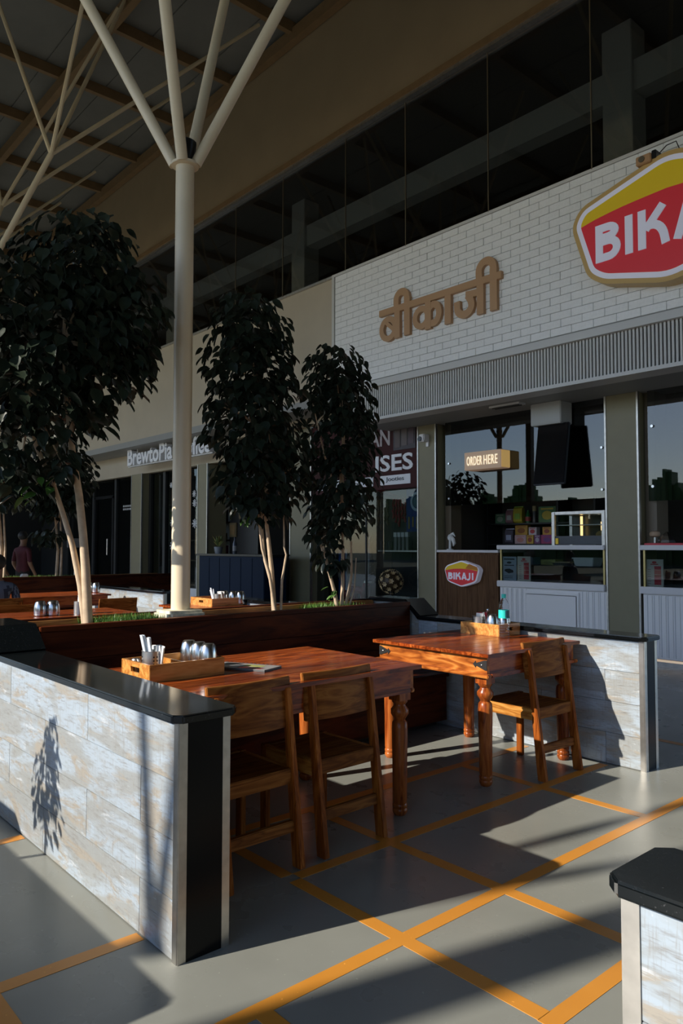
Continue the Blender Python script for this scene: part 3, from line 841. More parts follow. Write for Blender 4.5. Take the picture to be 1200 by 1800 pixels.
MB().lathe([(.036, 0), (.038, .02), (.038, .17), (.034, .19)], (-7.035, 10.33, 1.835), 12).build('body', colour((.07, .06, .06), .3), b, True)
MB().lathe([(.038, .19), (.038, .27), (.03, .275)], (-7.035, 10.33, 1.835), 12).build('lid', colour((.4, .3, .14)), b, True)
packet('snack_box', -6.93, -6.61, 1.835, 2.09, (.08, .2, .06), (.55, .42, .04), 'large green box with a yellow panel, right end of the upper shelf')
packet('snack_pouch', -7.59, -7.43, 1.50, 1.74, (.12, .1, .12), (.5, .5, .6), 'dark pouch with a pale blue print at the left of the lower shelf', soft=True)
packet('snack_box', -7.39, -7.17, 1.50, 1.64, (.6, .38, .36), (.6, .25, .2), 'pale pink box on the lower snack shelf')
packet('snack_box', -7.16, -7.03, 1.50, 1.64, (.62, .35, .04), (.35, .08, .03), 'yellow box with a dark red print on the lower snack shelf')
packet('snack_box', -7.015, -6.90, 1.50, 1.64, (.22, .06, .16), (.5, .4, .45), 'purple box on the lower snack shelf')
packet('snack_box', -6.89, -6.66, 1.50, 1.64, (.38, .03, .12), (.2, .05, .2), 'magenta box beside the food warmer on the lower shelf')
packet('snack_box', -7.38, -7.14, 1.642, 1.80, (.5, .26, .03), (.3, .1, .02), 'wide orange box lying on top of the pale pink box')
packet('snack_box', -7.12, -6.97, 1.642, 1.765, (.6, .5, .48), (.5, .05, .05), 'white box with a red round print stacked on the lower shelf')
packet('snack_box', -6.86, -6.70, 1.642, 1.765, (.62, .3, .03), (.3, .05, .02), 'small orange box stacked on the magenta box')

def menu_card(x0, x1, z0, z1, y, kind, label):
    t = thing('menu_card', label, 'menu', ((x0 + x1) / 2, y, z0))
    B(x0, x1, y, y + .012, z0, z1).build('card', M['bluepaper'] if kind == 'blue' else M['creampaper'], t)
    w_ = x1 - x0; h = z1 - z0; yy = y - .003
    if kind == 'blue':
        B(x0 + w_ * .12, x1 - w_ * .12, yy, y, z1 - h * .13, z1 - h * .08).build('title', M['ink'], t)
        MB().prism(arc((x0 + x1) / 2, z1 - h * .25, w_ * .17, h * .045, 0, 340, 14), yy, y).build('emblem', M['ink'], t)
        B(x0 + w_ * .15, x1 - w_ * .15, yy, y, z1 - h * .38, z1 - h * .345).build('text_line', M['ink'], t)
        MB().prism([(x0 + w_ * .15, z0 + h * .40), (x0 + w_ * .45, z0 + h * .30), (x1 - w_ * .2, z0 + h * .34), (x1 - w_ * .22, z0 + h * .43), (x0 + w_ * .5, z0 + h * .5), (x0 + w_ * .2, z0 + h * .47)], yy, y).build('picture', M['ink'], t)
        for k in range(2):
            B(x0 + w_ * .15, x1 - w_ * .25, yy, y, z0 + h * (.1 + .07 * k), z0 + h * (.12 + .07 * k)).build('text_line', M['ink'], t)
    else:
        MB().prism(arc((x0 + x1) / 2, z1 - h * .11, w_ * .13, h * .045, 0, 340, 14), yy, y).build('emblem', M['redprint'], t)
        B(x0 + w_ * .28, x1 - w_ * .28, yy, y, z1 - h * .2, z1 - h * .165).build('title', M['redprint'], t)
        B(x0 + w_ * .5, x1 - w_ * .12, yy, y, z0 + h * .07, z1 - h * .25).build('red_column', M['redprint'], t)
        for k in range(3):
            B(x0 + w_ * .5, x1 - w_ * .12, yy - .001, y, z0 + h * (.27 + .17 * k), z0 + h * (.28 + .17 * k)).build('rule', M['creampaper'], t)
        for k in range(7):
            B(x0 + w_ * .12, x0 + w_ * .3, yy, y, z0 + h * (.1 + .085 * k), z0 + h * (.125 + .085 * k)).build('text_line', colour((.5, .3, .28)), t)
menu_card(-6.68, -6.44, 0.967, 1.31, 8.99, 'blue', 'blue-grey menu card standing inside the left glass counter')
menu_card(-6.42, -6.20, 0.967, 1.315, 8.99, 'cream', 'cream menu card with a red column inside the left glass counter')
menu_card(-4.52, -4.30, 0.967, 1.30, 8.99, 'cream', 'cream menu card with a red column inside the right glass counter')
packet('goods_carton', -6.60, -6.38, 1.195, 1.30, (.12, .25, .35), (.3, .4, .45), 'pale blue carton on the glass shelf of the left counter', 'box', 9.3, .2)
packet('goods_carton', -6.24, -6.00, 1.195, 1.27, (.45, .42, .12), (.3, .3, .1), 'yellow carton on the glass shelf of the left counter', 'box', 9.3, .2)
t = thing('serving_tray', 'shallow steel tray of sweets on the glass shelf of the left counter', 'tray', (-5.85, 9.35, 1.19))
MB().hexa([(-5.96, 9.2, 1.192), (-5.70, 9.2, 1.192), (-5.70, 9.5, 1.192), (-5.96, 9.5, 1.192)], [(-5.98, 9.18, 1.23), (-5.68, 9.18, 1.23), (-5.68, 9.52, 1.23), (-5.98, 9.52, 1.23)]).build('pan', M['steel'], t)
B(-5.95, -5.71, 9.21, 9.49, 1.225, 1.245).build('sweets', colour((.4, .3, .15)), t)
t = thing('white_tub', 'white plastic tub on the glass shelf at the right of the left counter', 'tub', (-5.5, 9.3, 1.19))
MB().hexa([(-5.63, 9.2, 1.192), (-5.36, 9.2, 1.192), (-5.36, 9.42, 1.192), (-5.63, 9.42, 1.192)], [(-5.65, 9.18, 1.29), (-5.34, 9.18, 1.29), (-5.34, 9.44, 1.29), (-5.65, 9.44, 1.29)]).build('body', M['paper'], t, bevel=.008)
B(-5.66, -5.33, 9.17, 9.45, 1.29, 1.305).build('lid', M['paper'], t, bevel=.004)
t = thing('muddler', 'wooden-topped steel shaker on the right counter', 'shaker', (-4.45, 9.1, 1.475))
MB().lathe([(.03, 0), (.03, .015), (.024, .02), (.024, .1)], (-4.45, 9.1, 1.475), 12).build('body', M['steel'], t, True)
MB().lathe([(.03, .1), (.06, .115), (.065, .14), (.055, .165), (.03, .175)], (-4.45, 9.1, 1.475), 12).build('knob', colour((.5, .34, .22)), t, True)
t = thing('foil_parcel', 'crumpled silver foil parcel on a red board on the right counter', 'parcel', (-4.31, 9.1, 1.475))
MB().lathe([(.11, .03), (.10, .06), (.065, .11), (.025, .15), (.008, .165)], (-4.30, 9.1, 1.475), 7).build('foil', M['steel'], t)
B(-4.53, -4.0, 8.98, 9.25, 1.4755, 1.50).build('board', M['redprint'], t)
for k, (x, c, h) in enumerate(((-3.9, (.3, .3, .3), .12), (-3.7, (.4, .3, .1), .1))):
    t = thing('serving_bowl', ['steel bowl', 'small brown bowl'][k] + ' on the bottom of the right glass counter', 'bowl', (x, 9.3, .965))
    MB().lathe([(.04, 0), (.05, .01), (.10, h), (.095, h), (.045, .015)], (x, 9.3, .966), 14).build('bowl', M['steel'] if k == 0 else colour(c), t, True)
    MB().sphere((x, 9.3, .966 + h * .8), .08, 10, 5, .4).build('filling', colour((.35, .22, .08)), t, True)

# ================================================================== SOUVENIR SHOP
sg = thing('souvenir_sign', 'maroon shop signboard with white capitals above the souvenir window', 'sign', (-9.8, 8.98, 2.4))
B(-11.03, -8.32, 8.97, 9.05, 2.42, 3.70).build('board', M['maroon'], sg)
text_mb('AN', -9.45, -8.95, 3.16, 3.45, 8.955, 8.97, .015).build('lettering', colour((.45, .40, .42)), sg)
text_mb('ISES', -9.30, -8.42, 2.72, 3.0, 8.955, 8.97, .02).build('lettering', M['letterwhite'], sg)
for a, b, txt in ((-9.18, -8.48, 'Jooties'), (-10.0, -9.36, ''), (-10.85, -10.2, '')):
    B(a, b, 8.955, 8.97, 2.49, 2.65).build('white_plate', M['letterwhite'], sg)
    c = (a + b) / 2
    if txt: text_mb(txt, c - .21, c + .21, 2.53, 2.62, 8.948, 8.956).build('lettering', M['ink'], sg)
ph = thing('picture_print', 'dim photo print at the top right of the maroon signboard', 'print', (-8.6, 8.96, 3.1))
B(-8.86, -8.36, 8.952, 8.968, 3.06, 3.66).build('sheet', colour((.05, .04, .05)), ph)
for k, c in enumerate(((.10, .07, .07), (.13, .10, .10), (.09, .06, .08))):
    B(-8.82 + .155 * k, -8.70 + .155 * k, 8.946, 8.953, 3.10 + .02 * k, 3.62).build('figure', colour(c), ph)

def dropper(name, x, z0, z1, c, label, w_=.12, n=4, cat='garland'):
    t = thing(name, label, cat, (x, 9.5, z0))
    for k in range(n):
        xx = x + (k - (n - 1) / 2) * w_ / n
        pts = [(xx + .015 * math.sin(i * 2.1 + k), 9.5 + .02 * k, z1 - (z1 - z0) * i / 8 * (.7 + .3 * ((k * 7) % 3) / 2)) for i in range(9)]
        MB().tube(pts, [.016 + .012 * ((i + k) % 2) for i in range(9)], 6).build('strand', colour(c, .6), t)
        MB().tube([(pts[0][0], pts[0][1], z1), (pts[0][0], 9.02, 2.425)], .004, 4).build('cord', colour(c, .6), t)
    return t
dropper('bead_garland', -9.30, 1.80, 2.30, (.35, .02, .04), 'red bead garlands hanging in the souvenir shop window', .26, 5)
dropper('bead_garland', -9.75, 1.75, 2.30, (.25, .18, .10), 'brown and cream bead garlands hanging left of the red ones', .3, 5)
dropper('bead_garland', -10.9, 1.73, 2.15, (.40, .02, .03), 'red hanging cloth strips behind the right-hand tree', .16, 3)
dropper('bead_garland', -10.35, 1.9, 2.4, (.10, .12, .25), 'blue hanging strips behind the right-hand tree crown', .2, 4)
hc = thing('blue_cloth', 'blue printed hanging with a white ring beside the olive pillar', 'hanging', (-8.6, 9.2, 1.7))
B(-8.80, -8.32, 9.20, 9.215, 1.70, 2.42).build('cloth', colour((.015, .04, .20), .8), hc)
MB().stroke(arc(-8.54, 2.2, .13, .14, 0, 345, 22), .045, 9.18, 9.195, closed=True).build('white_ring', colour((.4, .5, .6)), hc)
MB().prism(arc(-8.54, 2.2, .09, .10, 0, 340, 14), 9.18, 9.197).build('teal_centre', colour((.02, .12, .16)), hc)
for k in range(5):
    B(-8.75 + .09 * k, -8.72 + .09 * k, 9.19, 9.2, 1.75 + .03 * (k % 2), 1.95).build('gold_motif', colour((.35, .24, .05)), hc)
sh2 = thing('glass_shelf_unit', 'dark shelf with a pale edge in the souvenir shop window', 'shelf', (-9.3, 9.6, 1.36))
B(-9.75, -8.4, 9.45, 9.8, 1.36, 1.385).build('board', M['brushed'], sh2)
B(-9.75, -8.4, 9.8, 9.82, 0, 1.9).build('back', M['dark'], sh2)
for k in range(4):
    x = -9.36 + .095 * k
    t = thing('label_packet', 'narrow packet with a white header card, %s of four on the souvenir shelf' % ['leftmost', 'second', 'third', 'rightmost'][k], 'packet', (x, 9.5, 1.385))
    B(x - .03, x + .03, 9.5, 9.53, 1.387, 1.64).build('sleeve', colour((.20, .20, .19), .3), t)
    B(x - .036, x + .036, 9.49, 9.535, 1.62, 1.70).build('header_card', M['paper'], t)
for k in range(6):
    x = -9.72 + .05 * k
    tag(B(x - .018, x + .018, 9.5, 9.53, 1.386, 1.55 - .01 * (k % 3)).build('trinket_packet', colour((.14, .12, .10)), bevel=.004), 'small dim packet left of the white-headed packets, %s from the left' % ['first', 'second', 'third', 'fourth', 'fifth', 'sixth'][k], 'packet', 'dim packets on the souvenir shelf')
tw = thing('glass_tower', 'slim twisted glass tower ornament on a stand in the souvenir window', 'ornament', (-9.8, 9.3, 0))
MB().lathe([(.10, .84), (.09, .9), (.075, 1.1), (.06, 1.3), (.035, 1.5), (.012, 1.66)], (-9.8, 9.3, 0), 14).build('glass', colour((.10, .09, .12), .1), tw, True)
for s in range(2):
    MB().tube([(-9.8 + (.10 - .085 * i / 24) * math.cos(i * .8 + s * 3.14), 9.3 + (.10 - .085 * i / 24) * math.sin(i * .8 + s * 3.14), .86 + .8 * i / 24) for i in range(25)], .004, 4).build('spiral', colour((.5, .45, .5), .2), tw)
MB().lathe([(.12, .80), (.12, .84), (.02, .84)], (-9.8, 9.3, 0), 14).build('plate', M['steel'], tw)
MB().lathe([(.09, 0), (.09, .02), (.016, .03), (.016, .80)], (-9.8, 9.3, 0), 10).build('stand', M['dark'], tw)
fb = thing('flower_ball', 'round brass ornament of pale flowers beside the olive pillar', 'ornament', (-8.72, 8.75, 0))
MB().sphere((-8.72, 8.75, .88), .17, 14, 8).build('core', colour((.05, .028, .01)), fb, True)
MB().lathe([(.12, 0), (.12, .02), (.02, .04), (.02, .72)], (-8.72, 8.75, 0), 10).build('stand', M['dark'], fb)
fm = MB()
for k in range(6):
    a = 2 * math.pi * k / 6
    fm.add([(0, 0, 0), (.032 * math.cos(a - .4), .032 * math.sin(a - .4), .014), (.046 * math.cos(a), .046 * math.sin(a), .02), (.032 * math.cos(a + .4), .032 * math.sin(a + .4), .014)], [(0, 1, 2, 3)])
fme = fm.mesh('flower', colour((.62, .46, .24), .4))
for k in range(40):
    zz = 1 - 2 * (k + .5) / 40; rr = math.sqrt(1 - zz * zz); a = k * 2.39996
    d = Vector((rr * math.cos(a), rr * math.sin(a), zz))
    o = sub('flower', fme, fb, d * .185 + Vector((0, 0, .88)), d.to_track_quat('Z', 'Y').to_euler())
for k, (x, z, c, lab) in enumerate(((-10.2, .0, (.35, .02, .03), 'red toy horse on the souvenir shop floor'), (-10.55, .0, (.30, .02, .02), 'smaller red toy horse left of the first one'))):
    t = thing('toy_horse', lab, 'toy', (x, 9.4, 0))
    hz_ = .62 - .08 * k
    MB().tube([(x - .14, 9.4, hz_), (x - .05, 9.4, hz_ + .03), (x + .08, 9.4, hz_ + .02), (x + .14, 9.4, hz_)], [.05, .07, .065, .04], 8).build('body', colour(c), t, True)
    MB().tube([(x + .10, 9.4, hz_), (x + .16, 9.4, hz_ + .14), (x + .18, 9.4, hz_ + .19), (x + .25, 9.4, hz_ + .14)], [.045, .04, .04, .022], 8).build('head', colour(c), t, True)
    for dx in (-.1, .1):
        for dy in (-.03, .03):
            MB().tube([(x + dx, 9.4 + dy, hz_), (x + dx, 9.4 + dy, .0)], [.028, .014], 6).build('leg', colour(c), t)
fgd = thing('striped_banner', 'blue and red striped banner standing behind the right-hand tree', 'banner', (-10.76, 9.5, 0))
B(-10.88, -10.80, 9.5, 9.52, 0, 1.40).build('blue_stripe', colour((.03, .10, .35)), fgd)
B(-10.80, -10.70, 9.5, 9.52, 0, 1.40).build('red_stripe', colour((.35, .02, .03)), fgd)
B(-10.70, -10.64, 9.5, 9.52, 0, 1.40).build('pale_stripe', colour((.3, .35, .45)), fgd)
gp = sroot('window_4', (-9.8, 9.02, 0))
B(-11.04, -8.31, 9.10, 9.112, .05, 2.42).build('pane', M['glass'], gp)
B(-9.70, -9.67, 9.09, 9.12, .05, 2.42).build('mullion', M['dark'], gp)

# ================================================================== CAFE ON THE LEFT
cs = thing('hanging_letters', 'thick pale hanging letters of the cafe sign under the soffit', 'sign', (-15.6, 8.4, 3.4))
text_mb('BrewtoPia', -17.62, -15.35, 3.44, 3.86, 8.36, 8.50, .024, 1.0).build('lettering', M['letterwhite'], cs)
text_mb('Coffee', -15.05, -13.72, 3.44, 3.84, 8.36, 8.50, .024, 1.0).build('lettering', M['letterwhite'], cs)
B(-17.65, -13.68, 8.40, 8.46, 3.415, 3.445).build('rail', M['whitemetal'], cs)
for x in (-17.2, -15.75, -14.9, -13.9):
    MB().tube([(x, 8.43, 3.43), (x, 8.43, 3.85)], .018, 6).build('rod', M['whitemetal'], cs)
cg = sroot('window_5', (-17, 9.0, .45))
for a, b in ((-23.0, -21.2), (-21.1, -19.75), (-19.62, -18.3), (-17.68, -16.98), (-16.84, -14.95)):
    B(a, b, 9.05, 9.062, .47, 3.28).build('pane', M['glass'], cg)
for x in (-23.05, -21.15, -19.68, -17.66, -16.9):
    B(x - .06, x + .06, 9.0, 9.1, 0, 3.3).build('mullion', M['dark'], cg)
B(-23, -14.95, 9.0, 9.1, .40, .48).build('sill', M['dark'], cg)
B(-15.6, -14.94, 8.98, 9.1, .03, .47).build('pale_plinth', M['counter'], cg)
d = sroot('door_1', (-20.4, 9.0, 0))
B(-21.05, -20.95, 8.98, 9.04, 0, 2.85).build('frame', M['black'], d)
B(-19.85, -19.75, 8.98, 9.04, 0, 2.85).build('frame', M['black'], d)
B(-21.05, -19.75, 8.98, 9.04, 2.78, 2.86).build('frame', M['black'], d)
MB().tube([(-20.0, 8.93, 1.2), (-20.0, 8.93, 1.65)], .02, 8).build('door_handle', M['brushed'], d)
ct = thing('cafe_decal', 'two short white text lines on the dark cafe glass', 'decal', (-19.0, 9.04, 2.4))
for k in range(2):
    for j in range(5):
        B(-19.28 + .125 * j, -19.28 + .125 * j + .10, 9.042, 9.048, 2.42 + .085 * k, 2.47 + .085 * k).build('text_block', colour((.38, .38, .38)), ct)
def flake(x, z, r, lab):
    t = thing('snowflake_decal', lab, 'decal', (x, 9.035, z))
    for k in range(4):
        a = math.pi * k / 4
        MB().stroke([(x - r * math.cos(a), z - r * math.sin(a)), (x + r * math.cos(a), z + r * math.sin(a))], r * .32, 9.03 + .001 * k, 9.045).build('arm', colour((.52, .52, .54)), t)
for i, (x, z, r, lab) in enumerate(((-16.53, 2.02, .10, 'white snowflake decal left of the cream pole, middle height'), (-16.52, 1.46, .115, 'white snowflake decal left of the cream pole, lowest'),
      (-15.50, 2.68, .085, 'white snowflake decal right of the cream pole, topmost'), (-15.48, 2.46, .09, 'white snowflake decal right of the cream pole, left one of the upper pair'),
      (-15.28, 2.455, .09, 'white snowflake decal right of the cream pole, right one of the upper pair'), (-15.46, 1.98, .11, 'white snowflake decal right of the cream pole, left one of the lower pair'),
      (-15.25, 1.97, .09, 'white snowflake decal right of the cream pole, right one of the lower pair'), (-16.6, 2.95, .07, 'small white snowflake decal high to the left of the cream pole'))):
    flake(x, z, r, lab)
for i, (x, z, r, lab) in enumerate(((-16.55, 3.1, .08, 'pale bauble hanging at the top of the cafe window left of the pole'), (-16.25, 2.72, .075, 'pale bauble hanging lower in the cafe window left of the pole'),
      (-15.3, 3.12, .07, 'pale bauble hanging high in the cafe window right of the pole'), (-15.52, 2.9, .065, 'grey bauble hanging in the cafe window right of the pole'))):
    t = thing('bauble', lab, 'bauble', (x, 9.2, z))
    MB().sphere((x, 9.2, z), r, 10, 6).build('ball', colour((.36, .36, .37)), t, True)
    MB().tube([(x, 9.2, z + r), (x, 9.2, 3.85)], .004, 4).build('string', colour((.2, .2, .2)), t)
cw = thing('cafe_shelves', 'dark wooden shelf unit inside the cafe window', 'shelf', (-16.4, 9.7, 0))
for z in (.55, 1.08, 1.58, 2.0, 2.5):
    B(-17.65, -14.98, 9.5, 9.95, z, z + .03).build('board', M['recess'], cw)
B(-17.65, -14.98, 9.95, 9.98, 0, 3.2).build('back', M['dark'], cw)
def goods(name, x0, x1, z0, z1, c, label, cat, c2=(.3, .3, .3), y=9.55):
    return packet(name, x0, x1, z0, z1, c, c2, label, cat, y, .14)
goods('paper_bag', -18.0 + .45, -17.2, 2.535, 2.92, (.32, .15, .06), 'brown paper bag on the top shelf of the cafe window', 'bag', (.25, .12, .05))
goods('framed_picture', -17.62, -17.22, 2.035, 2.42, (.30, .33, .12), 'pale green framed picture with a white figure in the cafe window', 'picture', (.6, .6, .6))
goods('blue_box', -17.55, -17.15, 1.615, 1.83, (.05, .14, .28), 'blue box on the middle shelf of the cafe window', 'box', (.1, .2, .3))
goods('green_mug', -17.55, -17.35, 1.115, 1.27, (.10, .34, .20), 'small green pot on the lower shelf of the cafe window', 'pot', (.1, .3, .2))
goods('red_book', -17.5, -17.36, .585, .78, (.20, .05, .05), 'dark red book on the lowest shelf of the cafe window', 'book', (.25, .1, .1))
goods('gift_box', -15.40, -15.03, 1.115, 1.47, (.40, .05, .20), 'pink and blue gift box in the cafe window right of the pole', 'box', (.06, .15, .5))
goods('patterned_panel', -15.40, -15.05, 2.035, 2.42, (.10, .10, .14), 'dark panel with a pale pattern in the cafe window right of the pole', 'panel', (.25, .25, .3))
goods('tan_book', -15.36, -15.06, .585, .90, (.22, .18, .12), 'tan book with a red dot on the lowest shelf right of the pole', 'book', (.35, .05, .05))
goods('figurine_box', -15.52, -15.3, 1.615, 1.78, (.30, .10, .08), 'small red and cream box on the shelf right of the pole', 'box', (.4, .3, .2))
goods('figurine_box', -15.25, -15.08, 1.615, 1.76, (.32, .24, .12), 'small tan box on the shelf right of the pole', 'box', (.4, .3, .2))
packet('art_poster', -18.62, -18.36, 2.52, 2.96, (.26, .28, .32), (.1, .1, .1), 'pale patterned poster on the left cafe window, upper one', 'poster', 9.02, .029)
packet('art_poster', -18.64, -18.36, 2.07, 2.36, (.14, .17, .22), (.3, .3, .35), 'blue-grey patterned poster on the left cafe window, lower one', 'poster', 9.02, .029)
for i, (a, b, z0, z1, lab) in enumerate(((-14.50, -14.22, 2.49, 2.75, 'wooden framed red picture above the blue cabinet, upper left'), (-14.12, -13.84, 2.06, 2.38, 'wooden framed tan picture above the blue cabinet, right one'), (-14.50, -14.22, 1.66, 1.98, 'wooden framed tan picture above the blue cabinet, lower left'))):
    t = thing('wall_picture', lab, 'picture', ((a + b) / 2, 9.4, z0))
    B(a, b, 9.36, 9.40, z0, z1).build('frame', colour((.16, .12, .06)), t, bevel=.01)
    B(a + .05, b - .05, 9.352, 9.362, z0 + .05, z1 - .05).build('image', colour((.22, .05, .03) if i == 0 else (.22, .14, .06)), t)
tag(B(-14.53, -13.42, 9.40, 9.5, 0, 3.72).build('dark_partition', M['dark']), 'black panel behind the framed pictures above the blue cabinet', 'panel')
gt = thing('ornament_tree', 'dark ornament tree with small pale tags inside the left cafe window', 'ornament', (-19.1, 9.85, 0))
MB().lathe([(.35, .9), (.30, 1.2), (.2, 1.7), (.1, 2.2), (.02, 2.5)], (-19.1, 9.85, 0), 9).build('cone', colour((.02, .025, .02)), gt)
MB().lathe([(.2, 0), (.2, .05), (.04, .08), (.04, .9)], (-19.1, 9.85, 0), 9).build('stand', M['dark'], gt)
for k in range(16):
    a = R(200 + 140 * random.random()); z = .95 + 1.4 * k / 16; r = .36 - .2 * (z - .9)
    sub('tag', bpy.data.meshes.get('tag_piece') or B(-.03, .03, -.005, .005, -.05, .05).mesh('tag_piece', colour((.32, .30, .27))), gt, (r * math.cos(a), r * math.sin(a), z), (0, R(random.uniform(-30, 30)), a + R(90)))
for k in range(5):
    x = -19.35 + .22 * k
    t = thing('shelf_ornament', 'small pale ornament on the low sill of the left cafe window, %s from the left' % ['first', 'second', 'third', 'fourth', 'fifth'][k], 'ornament', (x, 9.3, .5), 'pale ornaments on the cafe sill')
    MB().lathe([(.05, 0), (.06, .06), (.035, .12), (.045, .17), (.02, .22)], (x, 9.3, .50), 8).build('body', colour((.30, .27, .24)), t, True)
B_ = thing('low_shelf', 'low dark bench inside the left cafe window', 'shelf', (-19, 9.25, 0))
B(-19.6, -18.3, 9.15, 9.4, .44, .5).build('top', M['dark'], B_)
B(-19.6, -18.3, 9.2, 9.4, 0, .44).build('body', M['dark'], B_)
bc = thing('blue_cabinet', 'plain dark blue counter cabinet with a vase on top', 'cabinet', (-12.6, 8.3, 0))
B(-13.66, -11.35, 8.10, 8.6, 0.03, 1.26).build('front', M['navy'], bc)
B(-13.72, -11.30, 8.05, 8.65, 1.26, 1.30).build('top', M['black'], bc, bevel=.006)
B(-13.6, -11.4, 8.16, 8.6, 0, .04).build('kick_board', M['black'], bc)
for k in range(6):
    B(-13.62 + .38 * k, -13.26 + .38 * k, 8.088, 8.102, .08, 1.22).build('board', M['navy'], bc)
vp = thing('potted_plant', 'small plant with yellow-green leaves in a grey pot on the blue cabinet', 'plant', (-13.25, 8.3, 1.30))
MB().lathe([(.07, 0), (.09, .13), (.085, .14)], (-13.25, 8.3, 1.30), 12).build('pot', colour((.22, .24, .27)), vp, True)
for k in range(16):
    a = k * 2.4; r = .12 + .10 * random.random()
    p0 = Vector((-13.25, 8.3, 1.43)); p1 = p0 + Vector((math.cos(a) * r, math.sin(a) * r * .6, .12 + .14 * random.random()))
    n_ = Vector((-math.sin(a), math.cos(a), 0)) * .03
    m_ = (p0 + p1) / 2 + Vector((0, 0, .03))
    MB().add([p0, m_ + n_, p1, m_ - n_], [(0, 1, 2, 3)]).build('leaf', colour((.22, .20, .06) if k % 2 else (.12, .16, .05)), vp)
bt = thing('dark_bottle', 'slim dark bottle on the blue cabinet beside the plant', 'bottle', (-12.65, 8.3, 1.30))
MB().lathe([(.04, 0), (.042, .02), (.042, .2), (.015, .27), (.015, .33), (.018, .335)], (-12.65, 8.3, 1.30), 12).build('body', colour((.06, .07, .09), .15), bt, True)
MB().lathe([(.043, .06), (.043, .16)], (-12.65, 8.3, 1.30), 12).build('paper_band', colour((.3, .3, .32)), bt, True)
fl_ = thing('flood_light', 'white ribbed floodlight box on the soffit between the treetops', 'lamp', (-11.6, 8.0, 3.7))
B(-11.75, -11.28, 7.9, 8.0, 3.62, 3.86).build('body', M['whitemetal'], fl_, bevel=.01)
for k in range(5):
    B(-11.73, -11.30, 7.885, 7.905, 3.64 + .042 * k, 3.66 + .042 * k).build('rib', M['dark'], fl_)
B(-11.56, -11.46, 7.98, 8.2, 3.78, 3.845).build('bracket', M['whitemetal'], fl_)

# ================================================================== BOOTH FURNITURE
def tiles(x0, x1, yf, yb, root, z0=0.015, z1=0.825, side=-1, joints=(-2.68, -2.18)):
    """rows of plank tiles on the face at yf; side -1 looks towards -Y"""
    h = (z1 - z0) / 4
    for r in range(4):
        za = z1 - (r + 1) * h
        j = (joints[0] if r % 2 else joints[1])
        k = math.floor((x0 - j) / 1.0)
        x = j + k
        while x < x1 - .01:
            a, b = max(x, x0), min(x + 1.0, x1)
            if b - a > .01:
                me = MB().box(0, b - a - .002, 0, .012, 0, h - .002).mesh('tile', M['tile'], bevel=.0012)
                sub('tile', me, root, (a - root.location.x, (yf if side < 0 else yf - .012) - root.location.y + random.uniform(0, .0008), za - root.location.z))
            x += 1.0
def partition(x0, x1, y0, y1, label, end='R', both=True, zc=0.84):
    """low partition along X with tiled faces, granite cap and a granite end between steel angles"""
    t = thing('booth_partition', label, 'partition', ((x0 + x1) / 2, (y0 + y1) / 2, 0))
    B(x0, x1 - .004 if end == 'R' else x1, y0 + .012, y1 - .012, 0, zc).build('core', M['dark'], t)
    tr = .03
    a, b = (x0, x1 - tr) if end == 'R' else (x0 + tr, x1)
    tiles(a, b, y0, y1, t, 0.004, zc - .004)
    if both: tiles(a, b, y1, y0, t, 0.004, zc - .004, 1, (-2.9, -3.4))
    xe = x1 if end == 'R' else x0
    s = 1 if end == 'R' else -1
    B(min(xe, xe + s * .004), max(xe, xe + s * .004), y0 + .03, y1 - .03, 0, zc).build('granite_end', M['granite_side'], t)
    for yy, q in ((y0, 1), (y1, -1)):
        B(min(xe, xe + s * .006), max(xe, xe + s * .006), min(yy, yy + q * .032), max(yy, yy + q * .032), 0, zc).build('steel_angle', M['brushed'], t)
        B(min(xe, xe - s * .03), max(xe, xe - s * .03), min(yy - q * .003, yy + q * .012), max(yy - q * .003, yy + q * .012), 0, zc).build('steel_angle', M['brushed'], t)
    c0, c1 = (x0, x1 + .03) if end == 'R' else (x0 - .03, x1)
    ch = .03
    if end == 'R':
        poly = [(c0, y0 - .03), (c1 - ch, y0 - .03), (c1, y0 - .03 + ch), (c1, y1 + .03 - ch), (c1 - ch, y1 + .03), (c0, y1 + .03)]
    else:
        poly = [(c0 + ch, y0 - .03), (c1, y0 - .03), (c1, y1 + .03), (c0 + ch, y1 + .03), (c0, y1 + .03 - ch), (c0, y0 - .03 + ch)]
    MB().prism(poly, zc, zc + .03, 'XY').build('granite_cap', M['granite'], t, bevel=.006)
    return t
def end_wall(y0, y1, xa, xb, label, down=(True, True), zt=1.0):
    """raised planter end wall with a granite cap that slopes down to the low partitions"""
    t = thing('planter_end_wall', label, 'wall', ((xa + xb) / 2, (y0 + y1) / 2, 0))
    lo = .875; s = .13
    prof = [(xa - s, 0), (xb + s, 0), (xb + s, lo - .03), (xb, zt - .03), (xa, zt - .03), (xa - s, lo - .03)]
    MB().prism(prof, y0 + .012, y1 - .012).build('core', M['dark'], t)
    for yy, d in ((y0, .012), (y1 - .012, .012)):
        MB().prism(prof, yy, yy + d).build('tiled_face', M['tile'], t)
    cy0, cy1 = y0 - .03, y1 + .03
    B(xa - .01, xb + .01, cy0, cy1, zt - .03, zt + .005).build('granite_cap', M['granite'], t, bevel=.004)
    for q, x in ((1, xb), (-1, xa)):
        bot = [(x, cy0, zt - .032), (x + q * (s + .01), cy0, lo - .03), (x + q * (s + .01), cy1, lo - .03), (x, cy1, zt - .032)]
        top = [(x + q * .01, cy0, zt + .004), (x + q * (s + .045), cy0, lo), (x + q * (s + .045), cy1, lo), (x + q * .01, cy1, zt + .004)]
        MB().hexa(bot, top).build('sloping_cap', M['granite'], t)
    return t
XA, XB = -4.95, -4.52
PT = 'low tiled partition with a black granite cap'
